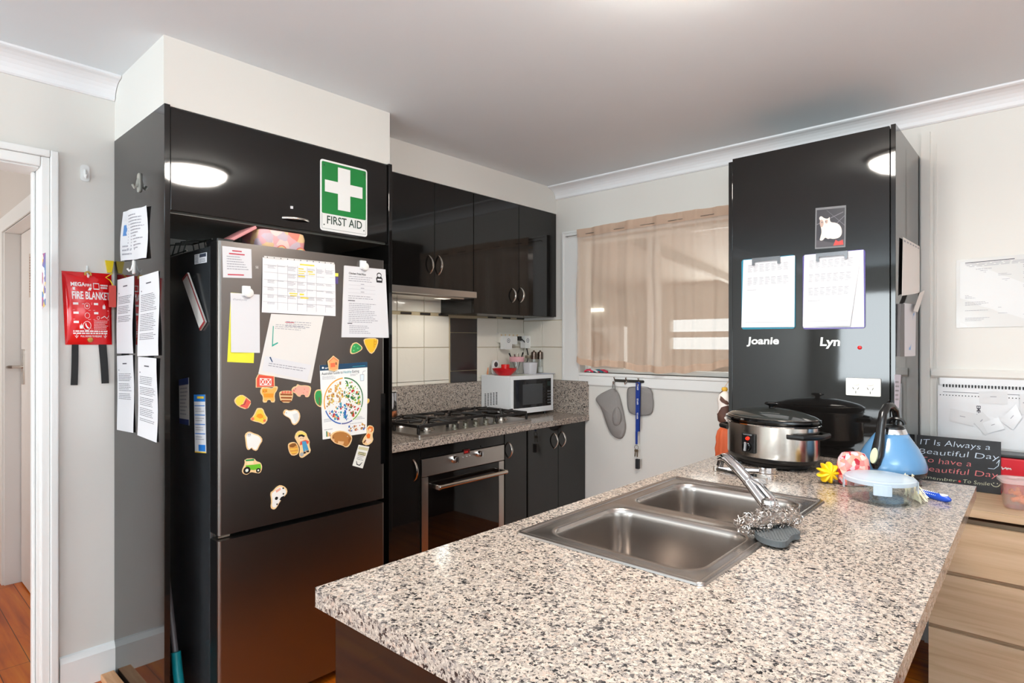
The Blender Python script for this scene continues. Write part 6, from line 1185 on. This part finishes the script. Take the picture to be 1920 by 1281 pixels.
th_ = ccw(chaikin([fwm.px(*p) for p in Z4((640, 640), (690, 560), (730, 620), (738, 700), (725, 760), (685, 785), (650, 760))], 2)); cushion(th_, fwm, .030, .014, GREYF, om, 'thumb', .008)
q = [fwm.px(*p) for p in Z4((650, 310), (640, 350), (636, 380))]; q2 = [fwm.px(*p) for p in Z4((655, 310), (668, 360), (672, 420))]
MB().tube([fwm.pt(a, b, .034-.004*i) for i, (a, b) in enumerate(q)], .003, 6).build('loop', GREYD, om); MB().tube([fwm.pt(a, b, .036-.003*i) for i, (a, b) in enumerate(q2)], .003, 6).build('loop', GREYD, om)
ph = ccw(chaikin([fwm.px(*p) for p in Z4((780, 400), (798, 375), (850, 368), (985, 370), (1022, 385), (1045, 430), (1046, 480), (1056, 525), (1050, 620), (1018, 668), (900, 668), (820, 655), (788, 610), (779, 500))], 2))
r = thing('pot_holder', 'square grey pot holder hanging behind the blue lanyard', 'pot holder', fwm.pt(sum(p[0] for p in ph)/len(ph), min(p[1] for p in ph))); cushion(ph, fwm, .004, .010, GREYF, r, 'pad', .002)
MB().tube([fwm.pt(a, b, .014) for a, b in ph], .0028, 6, closed=True).build('binding', GREYD, r); x = hk[2]; MB().tube([fwm.pt(x+.004, zr_-.004, .03), fwm.pt(x-.0, zr_-.03, .026), fwm.pt(x-.004, ph[0][1] if 0 else max(p[1] for p in ph)-.004, .014)], .0025, 6).build('loop', GREYD, r)
BL = mat('lanyard_blue', (14, 52, 140), .5); la = thing('lanyard', 'blue STAFF lanyard with keys hanging from the right hook', 'lanyard', fwm.pt(x, fwm.px(*Z4((900, 1235))[0])[1]))
lq = quad(fwm, *Z4((890, 318), (936, 318), (925, 830), (888, 860))); mb = MB(); s = Sheet(mb, fwm, lq, .036, .0012, n=6); mb.build('strap', BL, la)
mb = MB(); s2 = Sheet(mb, fwm, quad(fwm, *Z4((906, 325), (938, 330), (930, 840), (905, 830))), .030, .0012, n=6); mb.build('strap', mat('lanyard_dark_blue', (12, 36, 100), .5), la)
mb = MB()
for t in (.84, .55, .265, .0): mb.text('STAFF', lambda a, b: s.p(.30+b, t+.125-a, .0004), 0, 0, .5, 0, width=.125, off=.03) if t else None
mb.build('lettering', WHITE, la)
k0, k1 = fwm.px(*Z4((897, 850))[0]), fwm.px(*Z4((900, 970))[0]); MB().fbox(fwm, k0[0]-.006, k0[0]+.008, k1[1], k0[1]+.01, .034, .039).build('buckle', BL, la, bevel=.001)
c = fwm.px(*Z4((897, 1003))[0]); MB().tube([fwm.pt(c[0]+.014*math.cos(t), c[1]+.014*math.sin(t), .036) for t in [2*math.pi*i/20 for i in range(20)]], .0016, 6, closed=True).build('split_ring', NICKEL, la)
for dx, ang in ((-.006, .15), (.004, -.05)):
    b_ = c[1]-.012; kx = c[0]+dx; f_ = Fr(fwm.pt(kx, b_, .034+dx*.3), (math.cos(ang), 0, -math.sin(ang)), (math.sin(ang), 0, math.cos(ang))); MB().prism([(-.007, -.018), (.007, -.018), (.009, -.006), (.004, .0), (-.004, 0), (-.009, -.006)], f_, 0, .002).prism([(-.0035, -.0185), (.0035, -.0185), (.0035, -.045), (.0, -.05), (-.0035, -.046)], f_, 0, .002).build('key', mat('worn_brass', (140, 120, 96), .35, .8), la)
(x0, y1), (x1, y0) = (fwm.px(*p) for p in Z4((890, 1122), (928, 1232))); MB().prism(rrect(x0, y0, x1, y1, .004), fwm, .028, .042).build('key_fob', mat('fob_black', (40, 40, 42), .4), la, bevel=.002)
# --- on the dresser: chalkboard, red case, tub, wooden block
tr = P(1878, 827, 'y', 3.27); brr = P(1873, 921, 'y', 3.22); tl_ = P(1700, 812, 'y', 3.27)
cb0, cb1 = -.455, tr.x; ht = tr.z-DZ
cbn = Vector((0, -1, .09)).normalized(); cu = Vector((0, .09, 1)).normalized(); fcb = Fr((0, 3.21, DZ+.0015), (1, 0, 0), cu)
cb = thing('chalkboard', 'small chalkboard with handwritten message leaning behind the kettle', 'chalkboard', ((cb0+cb1)/2, 3.2, DZ))
hgt = ht*1.0
MB().prism([(cb0, 0), (cb1, 0), (cb1, hgt), (cb0, hgt)], fcb, -.012, 0).build('board', mat('chalkboard_black', (36, 37, 40), .55, noise=(14, .35)), cb, bevel=.001)
def onb(u, v):   # intersect the image ray with the board plane
    d = P(u, v, 'z', 0)-Vector((0, 0, CAMH)) if v > HZV else None; o = Vector((0, 0, CAMH)); n_ = fcb.n; t = (fcb.o-o).dot(n_)/d.dot(n_); q = o+d*t-fcb.o; return q.dot(fcb.r), q.dot(fcb.u)
ZB = Z(1660, 670, 4.415)
CHW, CHR, CHG = mat('chalk_blue_white', (206, 220, 234), .9), mat('chalk_pink', (226, 126, 128), .9), mat('chalk_cream', (206, 208, 180), .9)
random.seed(3)
def hand(st, z0, z1, size, m, nm='handwriting', sh=.12):
    a, b = onb(*ZB(z0)[0]), onb(*ZB(z1)[0]); mb = MB(); Wd = math.hypot(b[0]-a[0], b[1]-a[1]); rot = math.atan2(b[1]-a[1], b[0]-a[0])
    vs = glyphs(st, -.012, sh)[0]; nat = (max(p[0] for p in vs)-min(p[0] for p in vs))*size; k = Wd/nat; mb.text(st, lambda x, y: fcb.pt(x, y+.0015*math.sin(x*90), .0009), a[0], a[1], size, 0, sx=k, off=-.012, shear=sh, rot=rot); mb.build(nm, m, cb)
hand('IT Is Always a', (288, 718), (868, 770), .035, CHW); hand('Beautiful Day', (278, 795), (945, 852), .034, CHW)
hand('To have a', (292, 865), (712, 908), .035, CHR); hand('Beautiful Day', (300, 938), (935, 1000), .034, CHR)
hand('Remember', (255, 995), (590, 1035), .019, CHG); hand('To Smile', (645, 1040), (865, 1065), .022, CHG)
mb = MB(); a = onb(*ZB((615, 1028))[0]); mb.flat(circ(a[0], a[1], .005, 7), fcb, .0009); mb.build('handwriting', mat('chalk_red', (206, 60, 60), .9), cb)
mb = MB(); a = onb(*ZB((912, 1060))[0]); mb.ring(fcb, a[0], a[1]+.008, .013, .0155, .0009, 0, 190, 350, 12); mb.flat(circ(a[0]-.006, a[1]+.008, .0022, 8), fcb, .0009); mb.flat(circ(a[0]+.006, a[1]+.008, .0022, 8), fcb, .0009); mb.build('handwriting', CHG, cb)
mb = MB(); pts = [onb(*ZB(p)[0]) for p in ((920, 880), (945, 850), (935, 900), (900, 925), (850, 920))]; mb.line(fcb, pts, .0022, .0009); mb.build('handwriting', CHW, cb)
# red case
rb = P(1880, 866, 'y', 3.10); rc_ = thing('red_case', 'bright red case with black rim behind the plastic tub on the dresser', 'case', (rb.x+.12, 3.2, DZ))
RX0, RX1, RZ1 = cb1+.006-.03, rb.x+.42, rb.z
RDC = mat('red_fabric', (206, 8, 34), .5)
MB().box(RX0, RX1, 3.232, 3.335, DZ+.0006, RZ1-.002).build('case', RDC, rc_, bevel=.008)
MB().box(RX0-.004, RX1+.004, 3.228, 3.337, RZ1-.0015, RZ1+.012).build('rim', BPLAS, rc_, bevel=.003)
mb = MB(); fcs = plane_y(3.2315); 
(a0, b0) = fcs.px(1878, 877); rr_ = fcs.px(1896, 880); random.seed(2); pts = [(a0+(rr_[0]-a0)*i/9, b0-.002+.006*(-1)**i*random.random()) for i in range(10)]; mb.line(fcs, pts, .0035, 0); mb.build('script_logo', WHITE, rc_)
# plastic tub of carrots
c0 = P(1880, 950, 'z', DZ); tc_ = Vector((c0.x+.075, c0.y+.02, DZ+.0004)); tb = thing('plastic_container', 'clear plastic tub with orange carrot pieces on the dresser', 'container', tc_)
fz = Fr(tc_, Vector((.97, .24, 0)), Vector((-.24, .97, 0))); rg = lambda k, z, r=.03: [fz.pt(a, b, z) for a, b in rrect(-.078-k, -.05-k, .078+k, .05+k, r, 6)]
CLP = pane('clear_plastic', (250, 246, 244), .88); MB().loft([rg(-.008, 0), rg(-.005, .003), rg(.004, .098), rg(.002, .098), rg(-.007, .005), rg(-.05, .004, .003)], 0, caps=(True, False)).build('tub', CLP, tb)
MB().loft([rg(.0045, .0985), rg(.0115, .099), rg(.012, .109), rg(.004, .113), rg(-.016, .113), rg(-.02, .1095), rg(-.045, .1095, .005)], 0, caps=(False, True)).build('lid', mat('clear_lid', (240, 232, 230), .25, alpha=.5), tb)
random.seed(17); 
for k in range(34):
    x, y, z = random.uniform(-.06, .06), random.uniform(-.033, .033), random.uniform(.012, .078); d = Vector((random.gauss(0, 1), random.gauss(0, 1), random.gauss(0, .4))).normalized(); q = fz.pt(x*.9, y*.8, z)
    q0, q1 = q-d*.012, q+d*.012; MB().tube([q0, q, q1], [.007, .009, .006], 8).build('carrot_piece', mat('carrot_orange', (240, 138, 70), .5), tb)
bq = P(1858, 925, 'z', DZ); tag(MB().box(bq.x-.16, bq.x, bq.y-.0, bq.y+.03, DZ+.0004, DZ+.022).build('wooden_block', OAK, bevel=.001), 'small pale wooden block on the dresser beside the chalkboard', 'block')
# ------------------------------------------------------------------ repeats share a group
GR = {'adhesive_hook': 'adhesive hooks', 'clipboard': 'clipboards on the pantry door', 'name_sticker': 'name stickers on the pantry door', 'base_cabinet': 'black base cabinets under the stove bench', 'wall_cabinet': 'black wall cupboards over the stove bench', 'card': 'loose cards on the wall planner', 'plug_adaptor': 'plug adaptors on the power board', 'calendar_strip': 'calendar strips on the fridge side', 'recipe_sheet': 'recipe sheets on the fridge', 'magnet_clip': 'white clip magnets on the fridge', 'picture_frame': 'pictures on the hall end wall'}
for o in S.objects:
    if o.parent is None and 'label' in o.keys() and 'group' not in o.keys():
        n = o.name.split('.')[0]; lb = o['label']
        if n == 'notice' and 'of four' in lb: o['group'] = 'printed notices on the cabinet side'
        elif n == 'poster' and 'hall door' in lb: o['group'] = 'sheets stuck on the hall door'
        elif n == 'sticker' and 'planner' in lb: o['group'] = 'sticker edges beside the planner'
        elif n in ('salt_mill', 'pepper_mill'): o['group'] = 'mills on the microwave'
        elif n == 'card' and 'girl magnet' in lb or n == 'card' and 'notepaper' in lb: pass
        elif n in GR: o['group'] = GR[n]
